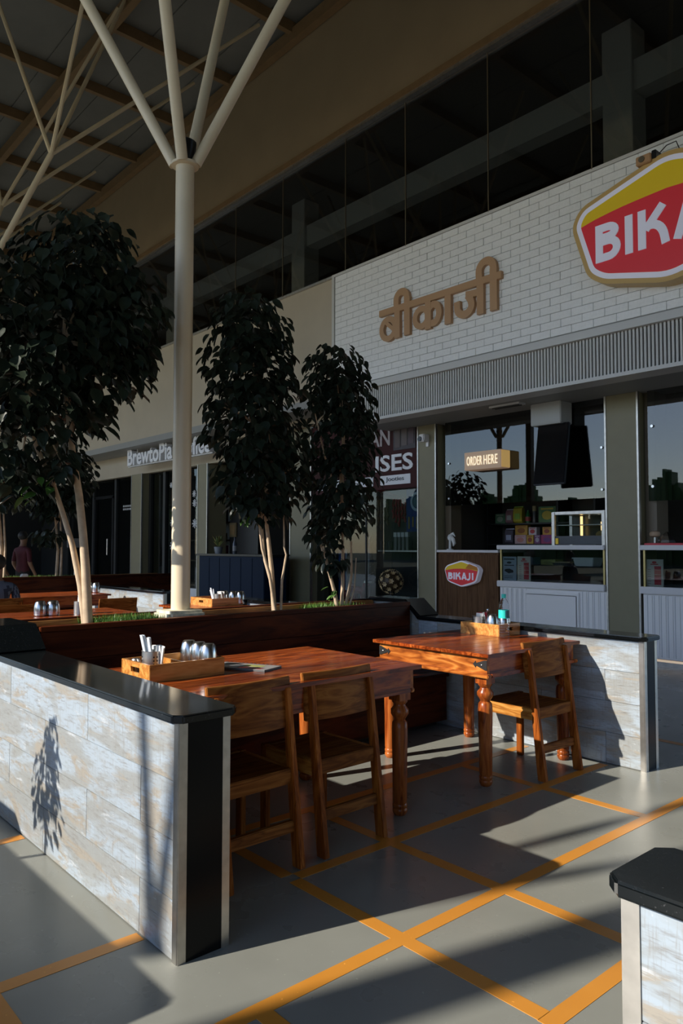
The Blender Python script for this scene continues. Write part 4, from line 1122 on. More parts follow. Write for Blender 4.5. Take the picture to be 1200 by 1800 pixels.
partition(-4.39, -2.395, 1.345, 1.555, 'weathered-tile partition with black granite cap in the left foreground', zc=.835)
partition(-4.39, -2.405, 4.735, 4.905, 'weathered-tile partition with black cap behind the right-hand chair', zc=.84)
partition(-0.705, 1.6, 1.30, 1.47, 'weathered-tile partition with black cap at the lower right corner', end='L', zc=.835)
partition(-4.39, -2.64, -0.48, -0.30, 'weathered-tile partition across the aisle, below the left of the frame', zc=.835)
partition(-7.3, -5.08, 1.345, 1.555, 'tiled partition of the second booth, beyond the left edge', end='L', zc=.835)
partition(-7.3, -5.08, 4.735, 4.905, 'tiled partition of the second booth behind the planter trees', end='L', zc=.84)
partition(-11.4, -8.85, 4.735, 4.905, 'distant tiled partition with steel corner, left of the cream pole', zc=.84)
end_wall(1.345, 1.555, XA, XB, 'raised planter end wall with sloping black cap at the left foreground')
end_wall(4.735, 4.905, XA, XB, 'raised planter end wall with sloping black cap beyond the right end of the bench')
end_wall(-0.48, -0.30, XA, XB, 'raised planter end wall across the aisle, below the left of the frame')

def bench(xb, side, y0, y1, label, lit=True):
    """planter-backed bench: board back, top rail, seat; side +1 looks to +X"""
    t = thing('booth_bench', label, 'bench', (xb, (y0 + y1) / 2, 0))
    def bx(a, b, *r): return B(min(xb + side * a, xb + side * b), max(xb + side * a, xb + side * b), *r)
    n = 3; h = (.955 - .44) / n
    for k in range(n):
        bx(-.0, .028 , y0, y1, .44 + k * h, .44 + (k + 1) * h - .003).build('back_board', M['bench'], t, bevel=.002)
    bx(-.035, .036, y0, y1, .955, .985).build('top_rail', M['bench'], t, bevel=.004)
    for k in range(3):
        bx(.03 + .145 * k, .03 + .145 * (k + 1) - .004, y0, y1, .41, .44).build('seat_board', M['bench'], t, bevel=.003)
    bx(.40, .43, y0, y1, .06, .41).build('front_panel', M['bench'], t)
    bx(.30, .32, y0, y1, 0, .07).build('kick_board', M['dark'], t)
    return t
bench(XB + .035, 1, 1.59, 4.70, 'long dark brown wooden bench behind the two front tables')
bench(XA - .035, -1, 1.59, 4.70, 'wooden bench on the far side of the planter, its pale rim showing')
bench(-11.75, 1, 1.59, 6.4, 'distant dark wooden bench with a strip of grass along its top')
def planter(x0, x1, y0, y1, label):
    t = thing('planter_bed', label, 'planter', ((x0 + x1) / 2, (y0 + y1) / 2, 0))
    B(x0, x1, y0, y1, 0, .94).build('soil', M['soil'], t)
    for a, b in ((x0 - .0, x0 + .018), (x1 - .018, x1)):
        B(a, b, y0, y1, .90, .975).build('rim_board', M['rim'], t)
    return t
planter(XA + .002, XB - .002, 1.57, 4.72, 'earth-filled planter between the two benches holding the three trees')
planter(-12.25, -11.80, 1.59, 6.4, 'distant grassy planter behind the far bench')
def grass(x0, x1, y0, y1, z, n, hmax, label):
    mb = MB()
    for k in range(n):
        x, y = random.uniform(x0, x1), random.uniform(y0, y1)
        a = random.uniform(0, 6.28); h = random.uniform(.4, 1) * hmax; dx, dy = math.cos(a) * .004, math.sin(a) * .004
        lx, ly = random.uniform(-.02, .02), random.uniform(-.02, .02)
        mb.add([(x - dx, y - dy, z), (x + dx, y + dy, z), (x + lx, y + ly, z + h)], [(0, 1, 2)])
    return tag(mb.build('grass', M['grass']), label, 'grass', kind='stuff')
grass(-4.92, -4.58, 2.0, 2.5, .94, 1500, .07, 'short bright grass in the planter left of the cream pole')
grass(-4.92, -4.58, 3.85, 4.3, .94, 900, .06, 'short grass around the stems of the right-hand tree')
grass(-12.2, -11.8, 3.5, 4.8, .94, 1500, .07, 'thin strip of grass along the distant planter')

# ---- tables
TZ = 0.81
def leg_profile(z1):
    return [(.030, .0), (.036, .008), (.041, .02), (.041, .032), (.037, .038), (.041, .046), (.041, .058), (.037, .064), (.040, .075), (.042, .30), (.045, z1 - .20), (.042, z1 - .165), (.030, z1 - .15), (.034, z1 - .14), (.050, z1 - .115), (.050, z1 - .095), (.034, z1 - .075), (.032, z1 - .065), (.044, z1 - .05), (.044, z1 - .04)]
def table(x0, x1, y0, y1, label, straps=True, j=.028, name='dining_table', group=None):
    t = thing(name, label, 'table', ((x0 + x1) / 2, (y0 + y1) / 2, 0), group)
    n = max(4, round((x1 - x0) / .125)); wq = (x1 - x0) / n
    for k in range(n):
        B(x0 + k * wq, x0 + (k + 1) * wq - .0012, y0, y1, TZ - .022, TZ).build('top_plank', M['table_y'], t, bevel=.002)
    i = .035; zt = TZ - .022; zb = TZ - .125
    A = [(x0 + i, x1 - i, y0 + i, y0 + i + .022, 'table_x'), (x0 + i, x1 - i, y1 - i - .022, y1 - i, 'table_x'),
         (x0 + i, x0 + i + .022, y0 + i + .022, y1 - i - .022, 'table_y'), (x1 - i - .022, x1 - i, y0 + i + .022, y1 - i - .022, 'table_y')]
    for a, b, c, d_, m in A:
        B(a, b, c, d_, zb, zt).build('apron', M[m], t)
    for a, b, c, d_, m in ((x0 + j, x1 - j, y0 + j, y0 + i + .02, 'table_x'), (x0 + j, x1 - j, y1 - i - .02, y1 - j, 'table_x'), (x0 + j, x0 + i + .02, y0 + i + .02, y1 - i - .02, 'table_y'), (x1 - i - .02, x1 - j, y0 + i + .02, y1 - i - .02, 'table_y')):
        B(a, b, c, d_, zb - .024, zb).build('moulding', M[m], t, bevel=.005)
    if straps:
        for yy, q in ((y0 + i, -1), (y1 - i, 1)):
            for xx, s in ((x0 + i, 1), (x1 - i, -1)):
                zc = (zb + zt) / 2
                pl = [(xx, zc - .030), (xx + s * .015, zc - .030), (xx + s * .082, zc - .008), (xx + s * .086, zc - .020), (xx + s * .106, zc), (xx + s * .086, zc + .020), (xx + s * .082, zc + .008), (xx + s * .015, zc + .030), (xx, zc + .030)]
                o = MB().prism(pl, min(yy, yy + q * .004), max(yy, yy + q * .004)).build('iron_strap', M['iron'], t)
                MB().sphere((xx + s * .038, yy + q * .005, zc), .005, 8, 4).build('stud', M['brushed'], o, org=t.location)
    zl = zb - .024
    for xx in (x0 + .09, x1 - .09):
        for yy in (y0 + .085, y1 - .085):
            lg = MB().box(xx - .042, xx + .042, yy - .042, yy + .042, zl - .042, zl)
            lg.lathe(leg_profile(zl), (xx, yy, 0), 12)
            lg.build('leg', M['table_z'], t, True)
    return t
table(-3.83, -2.83, 1.60, 3.08, 'long glossy rosewood dining table with the tray, tumblers and menu', False)
table(-3.83, -2.83, 3.66, 4.68, 'square carved rosewood table with iron corner straps and a water bottle', True, .012)

# ---- chairs
def chair(loc, rz, label, group=None):
    """local frame: seat looks to -X, back at +X, floor at z=0, centred on the seat"""
    t = thing('dining_chair', label, 'chair', loc, group)
    # local coordinates: build with origin at zero, parts parented to the root
    def put(mb, name, mat, bevel=.004, smooth=False): return mb.build(name, M[mat], t, smooth, bevel, org=(0, 0, 0))
    hw = .212
    zs = .44
    xr0, xr1 = .245, .150     # rear leg: foot and head
    for sy in (-1, 1):
        y0, y1 = sorted((sy * hw, sy * (hw - .034)))
        put(MB().hexa([(xr0 - .030, y0, 0), (xr0 + .030, y0, 0), (xr0 + .030, y1, 0), (xr0 - .030, y1, 0)],
                      [(xr1 - .020, y0, .80), (xr1 + .014, y0, .80), (xr1 + .014, y1, .80), (xr1 - .020, y1, .80)]), 'leg', 'chair_z')
        put(MB().box(-.235, -.19, y0, y1, 0, zs), 'leg', 'chair_z')
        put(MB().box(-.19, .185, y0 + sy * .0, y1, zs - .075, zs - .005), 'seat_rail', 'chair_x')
    n = 7
    pts = []
    for k in range(n + 1):
        y = -hw - .018 + (2 * hw + .036) * k / n
        u = y / (hw + .02)
        pts.append((y, .028 * (1 - u * u)))
    mb = MB(); vs = []; fs = []
    for (y, c) in pts:
        for z, lean in ((.62, .150), (.73, .137), (.845, .118)):
            vs.append((lean + c - .013, y, z)); vs.append((lean + c + .008, y, z))
    for k in range(n):
        a = k * 6; b = (k + 1) * 6
        for r in range(2):
            fs += [(a + 2 * r, a + 2 * r + 2, b + 2 * r + 2, b + 2 * r), (a + 2 * r + 1, b + 2 * r + 1, b + 2 * r + 3, a + 2 * r + 3)]
        fs += [(a, b, b + 1, a + 1), (a + 4, a + 5, b + 5, b + 4)]
    for a in (0, n * 6):
        fs += [(a, a + 1, a + 3, a + 2), (a + 2, a + 3, a + 5, a + 4)]
    mb.add(vs, fs)
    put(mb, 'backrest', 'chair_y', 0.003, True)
    put(MB().box(-.185, .18, -hw + .034, hw - .034, zs - .022, zs - .004), 'seat', 'chair_y', .003)  # darker wood stands in for the shade on the seat
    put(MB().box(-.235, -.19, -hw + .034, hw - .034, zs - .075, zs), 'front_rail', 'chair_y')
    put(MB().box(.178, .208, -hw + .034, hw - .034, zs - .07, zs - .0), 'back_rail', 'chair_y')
    put(MB().hexa([(.205, -hw + .034, .16), (.235, -hw + .034, .16), (.235, hw - .034, .16), (.205, hw - .034, .16)],
                  [(.202, -hw + .034, .21), (.23, -hw + .034, .21), (.23, hw - .034, .21), (.202, hw - .034, .21)]), 'stretcher', 'chair_y')
    t.rotation_euler = (0, 0, rz)
    return t
CG = 'wooden dining chairs of the booths'
c0 = chair((-2.985, 1.96, 0), R(1.5), 'wooden chair nearest the left partition, at the long table', CG)
dup(c0, (-3.005, 2.505, 0), R(1), 'wooden chair at the long table nearest its right front leg')
dup(c0, (-2.975, 4.275, 0), R(-1), 'sunlit wooden chair at the square table against the right partition')
dup(c0, (-7.95, 2.58, 0), R(182), 'far wooden chair cut by the left edge of the picture')
dup(c0, (-8.25, 3.88, 0), R(178), 'far wooden chair just right of the left tree trunks')
table(-7.6, -6.5, 1.9, 3.4, 'far wooden table behind the left tree trunks with two tumblers', False)
table(-7.6, -6.55, 4.0, 4.7, 'far wooden table behind the middle tree with a tray', False)
table(-10.6, -9.7, 2.6, 4.4, 'most distant wooden table in front of the grassy bench', False)

# ---- things on the tables
def tumbler(x, y, z, label, group='upturned steel tumblers', s=1.0):
    t = thing('steel_tumbler', label, 'tumbler', (x, y, z), group)
    MB().lathe([(.038 * s, 0), (.044 * s, .006), (.046 * s, .03), (.0465 * s, .060), (.044 * s, .095), (.037 * s, .125), (.032 * s, .136), (.028 * s, .140), (.004, .141)], (x, y, z), 20).build('body', M['steel'], t, True)
    MB().lathe([(.0452 * s, .012), (.0462 * s, .016), (.0455 * s, .02)], (x, y, z), 20, False).build('rim_band', M['brushed'], t, True)
    return t
def tray(x0, x1, y0, y1, z, label, div=None, along='Y'):
    """open caddy tray, hand holes in the two ends that close it along the given axis"""
    t = thing('wooden_tray', label, 'tray', ((x0 + x1) / 2, (y0 + y1) / 2, z))
    h = .085; w_ = .012
    def Q(mb, a0, a1, b0, b1, c0, c1):      # a across, b along
        return mb.box(a0, a1, b0, b1, c0, c1) if along == 'Y' else mb.box(b0, b1, a0, a1, c0, c1)
    a0, a1, b0, b1 = (x0, x1, y0, y1) if along == 'Y' else (y0, y1, x0, x1)
    B(x0 + .001, x1 - .001, y0 + .001, y1 - .001, z + .002, z + .012).build('bottom', M['tray'], t)
    Q(MB(), a0, a0 + w_, b0, b1, z, z + h).build('side', M['tray'], t, bevel=.002)
    Q(MB(), a1 - w_, a1, b0, b1, z, z + h).build('side', M['tray'], t, bevel=.002)
    am = (a0 + a1) / 2
    for c, d in ((b0, b0 + w_), (b1 - w_, b1)):
        mb = MB()
        Q(mb, a0 + w_, am - .046, c, d, z, z + h); Q(mb, am + .046, a1 - w_, c, d, z, z + h)
        Q(mb, am - .046, am + .046, c, d, z, z + .034); Q(mb, am - .046, am + .046, c, d, z + .060, z + h)
        mb.build('end', M['tray'], t)
    if div is not None:
        Q(MB(), a0 + w_, a1 - w_, div, div + .01, z + .012, z + h - .012).build('divider', M['tray'], t)
    return t
def holder(x, y, z, label, plain_cup=False):
    """perforated steel cup with dark rows of holes"""
    t = thing('cutlery_holder', label, 'holder', (x, y, z))
    r = .050; h = .115
    MB().lathe([(r, 0), (r, h), (r + .002, h + .002), (r - .003, h), (r - .003, .004)], (x, y, z), 22).build('cup', M['brushed'], t, True)
    if not plain_cup:
        hm = bpy.data.meshes.get('hole_piece') or MB().lathe([(.0045, 0), (.0045, .0012)], (0, 0, 0), 8).mesh('hole_piece', M['black'])
        for q in range(18):
            if q % 6 > 2: continue
            a = 2 * math.pi * q / 18 - 2.4
            for k in range(4):
                d = Vector((math.cos(a), math.sin(a), 0))
                sub('hole', hm, t, d * (r - .0006) + Vector((0, 0, .035 + .018 * k)), d.to_track_quat('Z', 'Y').to_euler())
    return t
def sticks(x, y, z, label, n=5):
    t = thing('spoon_bundle', label, 'spoons', (x, y, z + .05))
    for k in range(n):
        a = random.uniform(0, 6.28); q = .012 + .012 * random.random()
        p = Vector((x - .012 + q * math.cos(a), y + q * math.sin(a), z + .01)); d = Vector((random.uniform(-.03, .02), random.uniform(-.055, -.015), .185 - .012 * (k % 3)))
        u = Vector((.007, .002, 0)); v = Vector((.0, .0025, 0)); e = p + d
        MB().hexa([p - u - v, p + u - v, p + u + v, p - u + v], [e - u * 1.2 - v, e + u * 1.2 - v, e + u * 1.2 + v, e - u * 1.2 + v]).build('spoon', M['straw'], t)
    return t
def sachets(x, y, z, label, n=6, col='paper'):
    t = thing('sugar_sachets', label, 'sachets', (x, y, z + .05))
    for k in range(n):
        a = R(-25 + 50 * random.random()); px, py = x + .012 + .020 * math.cos(k * 1.3), y + .016 + .016 * math.sin(k * 1.7)
        me = MB().hexa([(-.026, -.003, 0), (.026, -.003, 0), (.026, .003, 0), (-.026, .003, 0)], [(-.027, -.001, .092), (.027, -.001, .096), (.027, .001, .096), (-.027, .001, .092)]).mesh('sachet', M[col] if k % 3 else M['paper'])
        sub('sachet', me, t, (px - x, py - y, -.002), (random.uniform(-.25, .25), random.uniform(-.25, .3), a))
    return t
# long table
tray(-3.585, -3.285, 1.685, 2.10, TZ, 'orange wooden tray with hand holes on the long table', 1.90)
holder(-3.455, 1.785, TZ + .0125, 'perforated steel cup in the front tray on the long table')
sticks(-3.455, 1.785, TZ + .0125, 'clear plastic spoons standing in the front perforated cup')
sachets(-3.455, 1.785, TZ + .0125, 'white sugar sachets standing in the front perforated cup')
t = thing('salt_shaker', 'small steel shaker at the left end of the front tray', 'shaker', (-3.53, 1.735, TZ + .0125))
MB().lathe([(.022, 0), (.023, .045), (.0225, .05)], (-3.53, 1.735, TZ + .0125), 16).build('body', M['steel'], t, True)
MB().lathe([(.0235, .05), (.0235, .066), (.018, .074), (.004, .076)], (-3.53, 1.735, TZ + .0125), 16).build('lid', M['brushed'], t, True)
for k, (x, y, lab) in enumerate(((-3.53, 2.035, 'upturned steel tumbler in the front tray, rearmost of three'), (-3.435, 2.04, 'upturned steel tumbler in the front tray, middle of three'), (-3.345, 2.04, 'upturned steel tumbler in the front tray, nearest the chairs'))):
    tumbler(x, y, TZ + .0125, lab)
t = thing('sauce_dish', 'small shiny steel dish lying in the middle of the front tray', 'dish', (-3.37, 1.86, TZ + .0125))
MB().lathe([(.028, 0), (.034, .004), (.04, .03), (.038, .03), (.03, .008), (.004, .006)], (-3.365, 1.855, TZ + .0125), 18).build('bowl', M['steel'], t, True)
MB().tube([(-3.365, 1.855, TZ + .045), (-3.35, 1.93, TZ + .052), (-3.34, 1.98, TZ + .045)], [.012, .005, .004], 8).build('spoon_handle', M['steel'], t, True)
t = thing('menu_booklet', 'spiral-bound menu booklet with a dark edge on the long table', 'menu', (-3.45, 2.26, TZ))
def quad_slab(c, z0, z1): return MB().hexa([(x, y, z0) for x, y in c], [(x, y, z1) for x, y in c])
qc = [(-3.50, 2.13), (-3.19, 2.28), (-3.245, 2.43), (-3.56, 2.28)]
quad_slab(qc, TZ + .0005, TZ + .010).build('pages', colour((.10, .10, .10)), t)
def lerp2(u, v):
    a = Vector(qc[0]).lerp(Vector(qc[1]), u); b = Vector(qc[3]).lerp(Vector(qc[2]), u); return tuple(a.lerp(b, v))
quad_slab([lerp2(0, 0), lerp2(1, 0), lerp2(1, 1), lerp2(0, 1)], TZ + .0101, TZ + .0115).build('cover', colour((.34, .33, .33), .3), t)
for k, (u0, u1, v0, v1, c) in enumerate(((.05, .45, .1, .6, (.55, .54, .55)), (.5, .9, .08, .35, (.3, .06, .06)), (.48, .8, .45, .8, (.45, .45, .15)), (.08, .38, .66, .9, (.06, .06, .07)))):
    quad_slab([lerp2(u0, v0), lerp2(u1, v0), lerp2(u1, v1), lerp2(u0, v1)], TZ + .0116, TZ + .0122).build('printed_block', colour(c, .3), t)
for k in range(14):
    p = lerp2(.04 + .92 * k / 13, 1.0)
    MB().tube([(p[0] - .004, p[1] - .002, TZ + .013), (p[0] + .004, p[1] + .004, TZ + .016), (p[0] + .006, p[1] + .008, TZ + .006)], .0016, 5).build('spiral_ring', M['black'], t)
# square table
tray(-3.68, -3.33, 4.43, 4.69, TZ, 'brown wooden tray at the back of the square table', None, 'X')
holder(-3.56, 4.50, TZ + .0125, 'perforated steel cup in the tray on the square table')
sachets(-3.56, 4.50, TZ + .0125, 'white and red sachets in the cup on the square table', 6, 'redprint')
t = thing('teaspoon', 'steel teaspoon leaning out of the cup on the square table', 'spoon', (-3.54, 4.52, TZ + .03))
MB().tube([(-3.56, 4.52, TZ + .03), (-3.53, 4.555, TZ + .16)], .003, 6).build('handle', M['steel'], t)
MB().sphere((-3.525, 4.56, TZ + .172), .012, 8, 5, 1.4).build('bowl', M['steel'], t, True)
for k, (x, y, lab) in enumerate(((-3.43, 4.49, 'upturned steel tumbler on the square table, just right of the bottle'), (-3.42, 4.62, 'upturned steel tumbler on the square table, middle of three'), (-3.385, 4.56, 'upturned steel tumbler on the square table, rightmost'))):
    tumbler(x, y, TZ + .0125, lab)
bo = thing('water_bottle', 'clear ribbed water bottle with turquoise cap on the square table', 'bottle', (-3.26, 4.40, TZ))
bx_, by_ = -3.26, 4.40
prof = [(.030, .001), (.036, .006)]
for k in range(6):
    z = .02 + .019 * k; prof += [(.0375, z), (.0375, z + .008), (.0345, z + .0125), (.0375, z + .017)]
prof += [(.037, .14), (.037, .20), (.0375, .205)]
for k in range(2):
    z = .208 + .014 * k; prof += [(.0345, z + .004), (.0365, z + .010)]
prof += [(.034, .243), (.026, .262), (.016, .276), (.0135, .282), (.0135, .292)]
inner = [(max(.003, r - .0012), z + (.0015 if i == 0 else 0)) for i, (r, z) in enumerate(prof)][::-1]
MB().lathe(prof + inner, (bx_, by_, TZ), 28, True).build('body', M['bottle'], bo, True)
MB().lathe([(.0152, .283), (.0158, .290), (.0158, .307), (.014, .311), (.002, .311)], (bx_, by_, TZ), 20).build('cap', M['turq'], bo, True)
MB().lathe([(.0378, .142), (.0382, .144), (.0382, .198), (.0378, .20)], (bx_, by_, TZ), 28, False).build('paper_band', M['turq'], bo, True)
MB().lathe([(.0384, .150), (.0384, .192)], (bx_, by_, TZ), 28, False)
mb = MB()
for k in range(5):
    a0 = R(-40 + 14 * k); a1 = R(-40 + 14 * (k + 1))
    q = [(bx_ + .0386 * math.cos(a), by_ + .0386 * math.sin(a)) for a in (a0, a1)]
    mb.add([(q[0][0], q[0][1], TZ + .146), (q[1][0], q[1][1], TZ + .146), (q[1][0], q[1][1], TZ + .197), (q[0][0], q[0][1], TZ + .197)], [(0, 1, 2, 3)])
mb.build('dark_panel', colour((.02, .12, .16)), bo)
# far tables
tumbler(-7.07, 2.52, TZ, 'far steel tumbler by the left tree, left of a pair', 'far steel tumblers', 1.2)
tumbler(-7.05, 2.63, TZ, 'far steel tumbler by the left tree, right of a pair', 'far steel tumblers', 1.3)
holder(-7.1, 2.90, TZ, 'far steel cup with a pink napkin by the left tree', True)
sachets(-7.1, 2.90, TZ, 'pale pink napkins fanning out of the far steel cup', 8)
sticks(-7.1, 2.94, TZ - .02, 'spoons sticking out of the far steel cup by the left tree', 3)
tray(-7.40, -6.95, 4.28, 4.68, TZ, 'far orange wooden tray behind the cream pole')
holder(-7.05, 4.42, TZ + .0125, 'far steel cup with red print in the tray behind the cream pole', True)
sachets(-7.05, 4.42, TZ + .0125, 'pale sachets in the far cup behind the cream pole', 5)
sticks(-7.08, 4.38, TZ, 'spoon handles in the far cup behind the cream pole', 3)
for k, (x, y) in enumerate(((-7.15, 4.56), (-7.03, 4.60), (-6.98, 4.66))):
    tumbler(x, y, TZ + .0125, 'far steel tumbler in the tray by the middle tree, ' + ['left', 'middle', 'right'][k] + ' one', 'far steel tumblers', 1.15)
tumbler(-10.2, 4.30, TZ, 'most distant steel tumbler, left of the pair beyond the trunks', 'far steel tumblers', 1.2)
tumbler(-10.1, 4.36, TZ, 'most distant steel tumbler, right of the pair beyond the trunks', 'far steel tumblers', 1.2)

# ================================================================== TREE-SHAPED STEEL COLUMNS
def steel_tree(cx, cy, label, base=.96, plinth=True, two=False):
    t = thing('tree_column', label, 'column', (cx, cy, 0))
    J = 4.20
    MB().tube([(cx, cy, base - .05), (cx, cy, J)], .066, 20).build('pole', M['cream'], t, True)
    MB().lathe([(.066, 0), (.098, .004), (.098, .022), (.066, .028)], (cx, cy, J - .02), 22).build('collar', M['cream'], t, True)
    if plinth:
        B(cx - .12, cx + .13, cy - .15, cy + .13, base - .03, base + .055).build('plinth', M['plinth'], t, bevel=.02)
    MB().lathe([(.02, 0), (.055, .02), (.075, .10), (.08, .15), (.06, .165), (.05, .17)], (cx + .0, cy + .0, J + .01), 16).build('uplight', M['black'], t, True)
    for sx in (-1, 1):
        for sy in (-1, 1):
            if two and sx < 0: continue
            N = (cx, cy + 1.54 * sy, 6.93) if two else (cx + 1.09 * sx, cy + 1.09 * sy, 6.93)
            o = MB().tube([(cx + (0 if two else .055 * sx), cy + .055 * sy, J), N], .041, 14).build('strut', M['cream'], t, True)
            for ex, ey in ((-.75 * sx, -1.0 * sy), (-.95 * sx, 1.5 * sy), (.0, 3.5 * sy), (1.9 * sx, .1 * sy)):
                e = (N[0] + ex, max(-7.7, min(N[1] + ey, 7.8)), 10.45)
                MB().tube([N, e], .030, 8).build('branch', M['cream'], o, True, org=t.location)
    return t
steel_tree(-4.72, 2.65, 'cream steel column with four branching struts rising from the front planter')
steel_tree(-11.5, 2.65, 'distant cream steel column with branching struts, hidden by the left tree')
steel_tree(-18.3, 2.65, 'farthest cream steel column with branching struts, at the left edge')
steel_tree(-4.54, -6.0, 'cream two-armed steel column outside the frame behind the camera side', 0.0, False, True)
steel_tree(2.1, -6.5, 'cream branching steel column outside the frame at the right rear', 0.0, False)

# ================================================================== PLANTER TREES
def leaf_mesh(name, L_, W_, mat):
    """pointed oval leaf folded along its midrib, base at the origin, tip along +Y"""
    pr = [(0, 0), (.18, .38), (.42, .5), (.68, .36), (.86, .14), (1, 0)]
    vs = []
    for v, w_ in pr:
        d = -.16 * L_ * v * v
        vs.append((0, v * L_, d))
    for s in (-1, 1):
        for v, w_ in pr[1:-1]:
            vs.append((s * w_ * W_, v * L_, -.16 * L_ * v * v + .16 * W_))
    fs = []
    for s, o in ((0, 6), (1, 10)):
        q = [(0, 1, o), (1, 2, o + 1, o), (2, 3, o + 2, o + 1), (3, 4, o + 3, o + 2), (4, 5, o + 3)]
        fs += [tuple(f) if s else tuple(f[::-1]) for f in q]
    me = bpy.data.meshes.new(name); me.from_pydata(vs, [], fs); me.materials.append(mat)
    for p in me.polygons: p.use_smooth = True
    return me
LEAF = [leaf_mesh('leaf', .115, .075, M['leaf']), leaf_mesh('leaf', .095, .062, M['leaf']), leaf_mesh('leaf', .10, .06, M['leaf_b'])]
def leaf_rot(out, droop):
    az = math.atan2(out.y, out.x) - math.pi / 2 + random.uniform(-.8, .8)
    return Euler((R(-droop + random.uniform(-22, 22)), random.uniform(-.5, .5), az), 'XYZ')
def tree(label, base, stems, blobs, n_obj, n_rest, size=1.0, lit_spots=()):
    """stems: list of (points, radius); blobs: (centre, radii, weight) of leaf masses"""
    t = thing('planter_tree', label, 'tree', base)
    bl = t.location
    tops = []
    for pts, r in stems:
        n = len(pts)
        MB().tube(pts, [r * (1 - .45 * i / (n - 1)) for i in range(n)], 9).build('stem', M['bark'], t, True)
        tops.append(Vector(pts[-1]))
    tot = sum(b[2] for b in blobs)
    tw_ = MB()
    for b in blobs:
        src = min(tops, key=lambda q: (q - Vector(b[0])).length)
        m_ = (src + Vector(b[0])) / 2 + Vector((random.uniform(-.05, .05), random.uniform(-.05, .05), 0))
        tw_.tube([src - Vector((0, 0, .04)), m_, b[0]], [.012, .008, .004], 5)
    tw_.build('branch', M['bark'], t, True)
    P = []
    for b in blobs:
        k = int((n_obj + n_rest) * b[2] / tot)
        for _ in range(k):
            d = Vector((random.gauss(0, 1), random.gauss(0, 1), random.gauss(0, 1))).normalized()
            r = random.random() ** .38
            p = Vector(b[0]) + Vector((d.x * b[1][0] * r, d.y * b[1][1] * r, d.z * b[1][2] * r))
            out = Vector((d.x, d.y, 0)) if r > .2 else Vector((random.uniform(-1, 1), random.uniform(-1, 1), 0))
            P.append((p, out, r))
    cp = Vector((0, 0, 1.46))
    P.sort(key=lambda q: (q[0] - cp).length - q[2] * .25)
    rest = MB()
    for i, (p, out, r) in enumerate(P):
        e = leaf_rot(out, 48 if r > .5 else 25)
        s = size * random.uniform(.75, 1.2)
        if i < n_obj:
            me = LEAF[i % 2]
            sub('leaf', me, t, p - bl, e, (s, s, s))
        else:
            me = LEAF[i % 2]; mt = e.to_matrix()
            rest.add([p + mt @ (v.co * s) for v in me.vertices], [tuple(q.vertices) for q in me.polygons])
    if n_rest > 0:
        o = rest.build('foliage', M['leaf'], t, True); o['kind'] = 'stuff'
    for p in lit_spots:  # brighter leaf copies painted as if the sun caught them
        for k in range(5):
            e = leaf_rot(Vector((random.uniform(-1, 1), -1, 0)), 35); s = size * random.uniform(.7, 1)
            sub('bright_leaf', LEAF[2], t, Vector(p) + Vector((random.uniform(-.06, .06), random.uniform(-.06, .06), random.uniform(-.05, .05))) - bl, e, (s, s, s))
    return t
X_ = -4.72
tree('large leafy tree at the left with two pale trunks in the front planter', (X_, 1.98, .94),
     [([(X_, 1.99, .93), (X_, 1.965, 1.31), (X_, 1.945, 1.53), (X_, 1.915, 1.78), (X_ + .02, 1.86, 2.03), (X_ + .03, 1.81, 2.45), (X_, 1.80, 2.8)], .031),
      ([(X_ - .04, 1.985, .95), (X_ - .05, 1.955, 1.2), (X_ - .05, 1.915, 1.38), (X_ - .05, 1.895, 1.47), (X_ - .05, 1.83, 1.67), (X_ - .06, 1.77, 1.85), (X_ - .08, 1.66, 2.1), (X_ - .1, 1.6, 2.5)], .023)],
     [((X_, 1.88, 3.28), (.42, .40, .36), 3.0), ((X_, 2.12, 3.02), (.36, .34, .40), 3.0), ((X_, 1.68, 2.85), (.45, .50, .45), 3.6), ((X_ + .05, 2.0, 2.65), (.32, .32, .32), 2.0),
      ((X_, 1.50, 2.50), (.40, .42, .36), 2.4), ((X_, 1.72, 2.28), (.26, .28, .22), 1.2), ((X_ - .05, 1.42, 2.15), (.25, .28, .25), 1.0), ((X_, 1.97, 2.33), (.14, .13, .16), .5),
      ((X_ - .05, 1.56, 1.92), (.16, .2, .16), .5), ((X_, 1.35, 3.0), (.35, .3, .3), 1.6), ((X_ + .05, 1.78, 1.98), (.1, .1, .1), .25), ((X_, 2.28, 2.72), (.16, .14, .22), .6), ((X_ , 2.02, 3.52), (.2, .16, .12), .5)],
     300, 2300, 1.0, [(X_ + .02, 1.62, 1.78), (X_ + .02, 1.70, 1.84)])
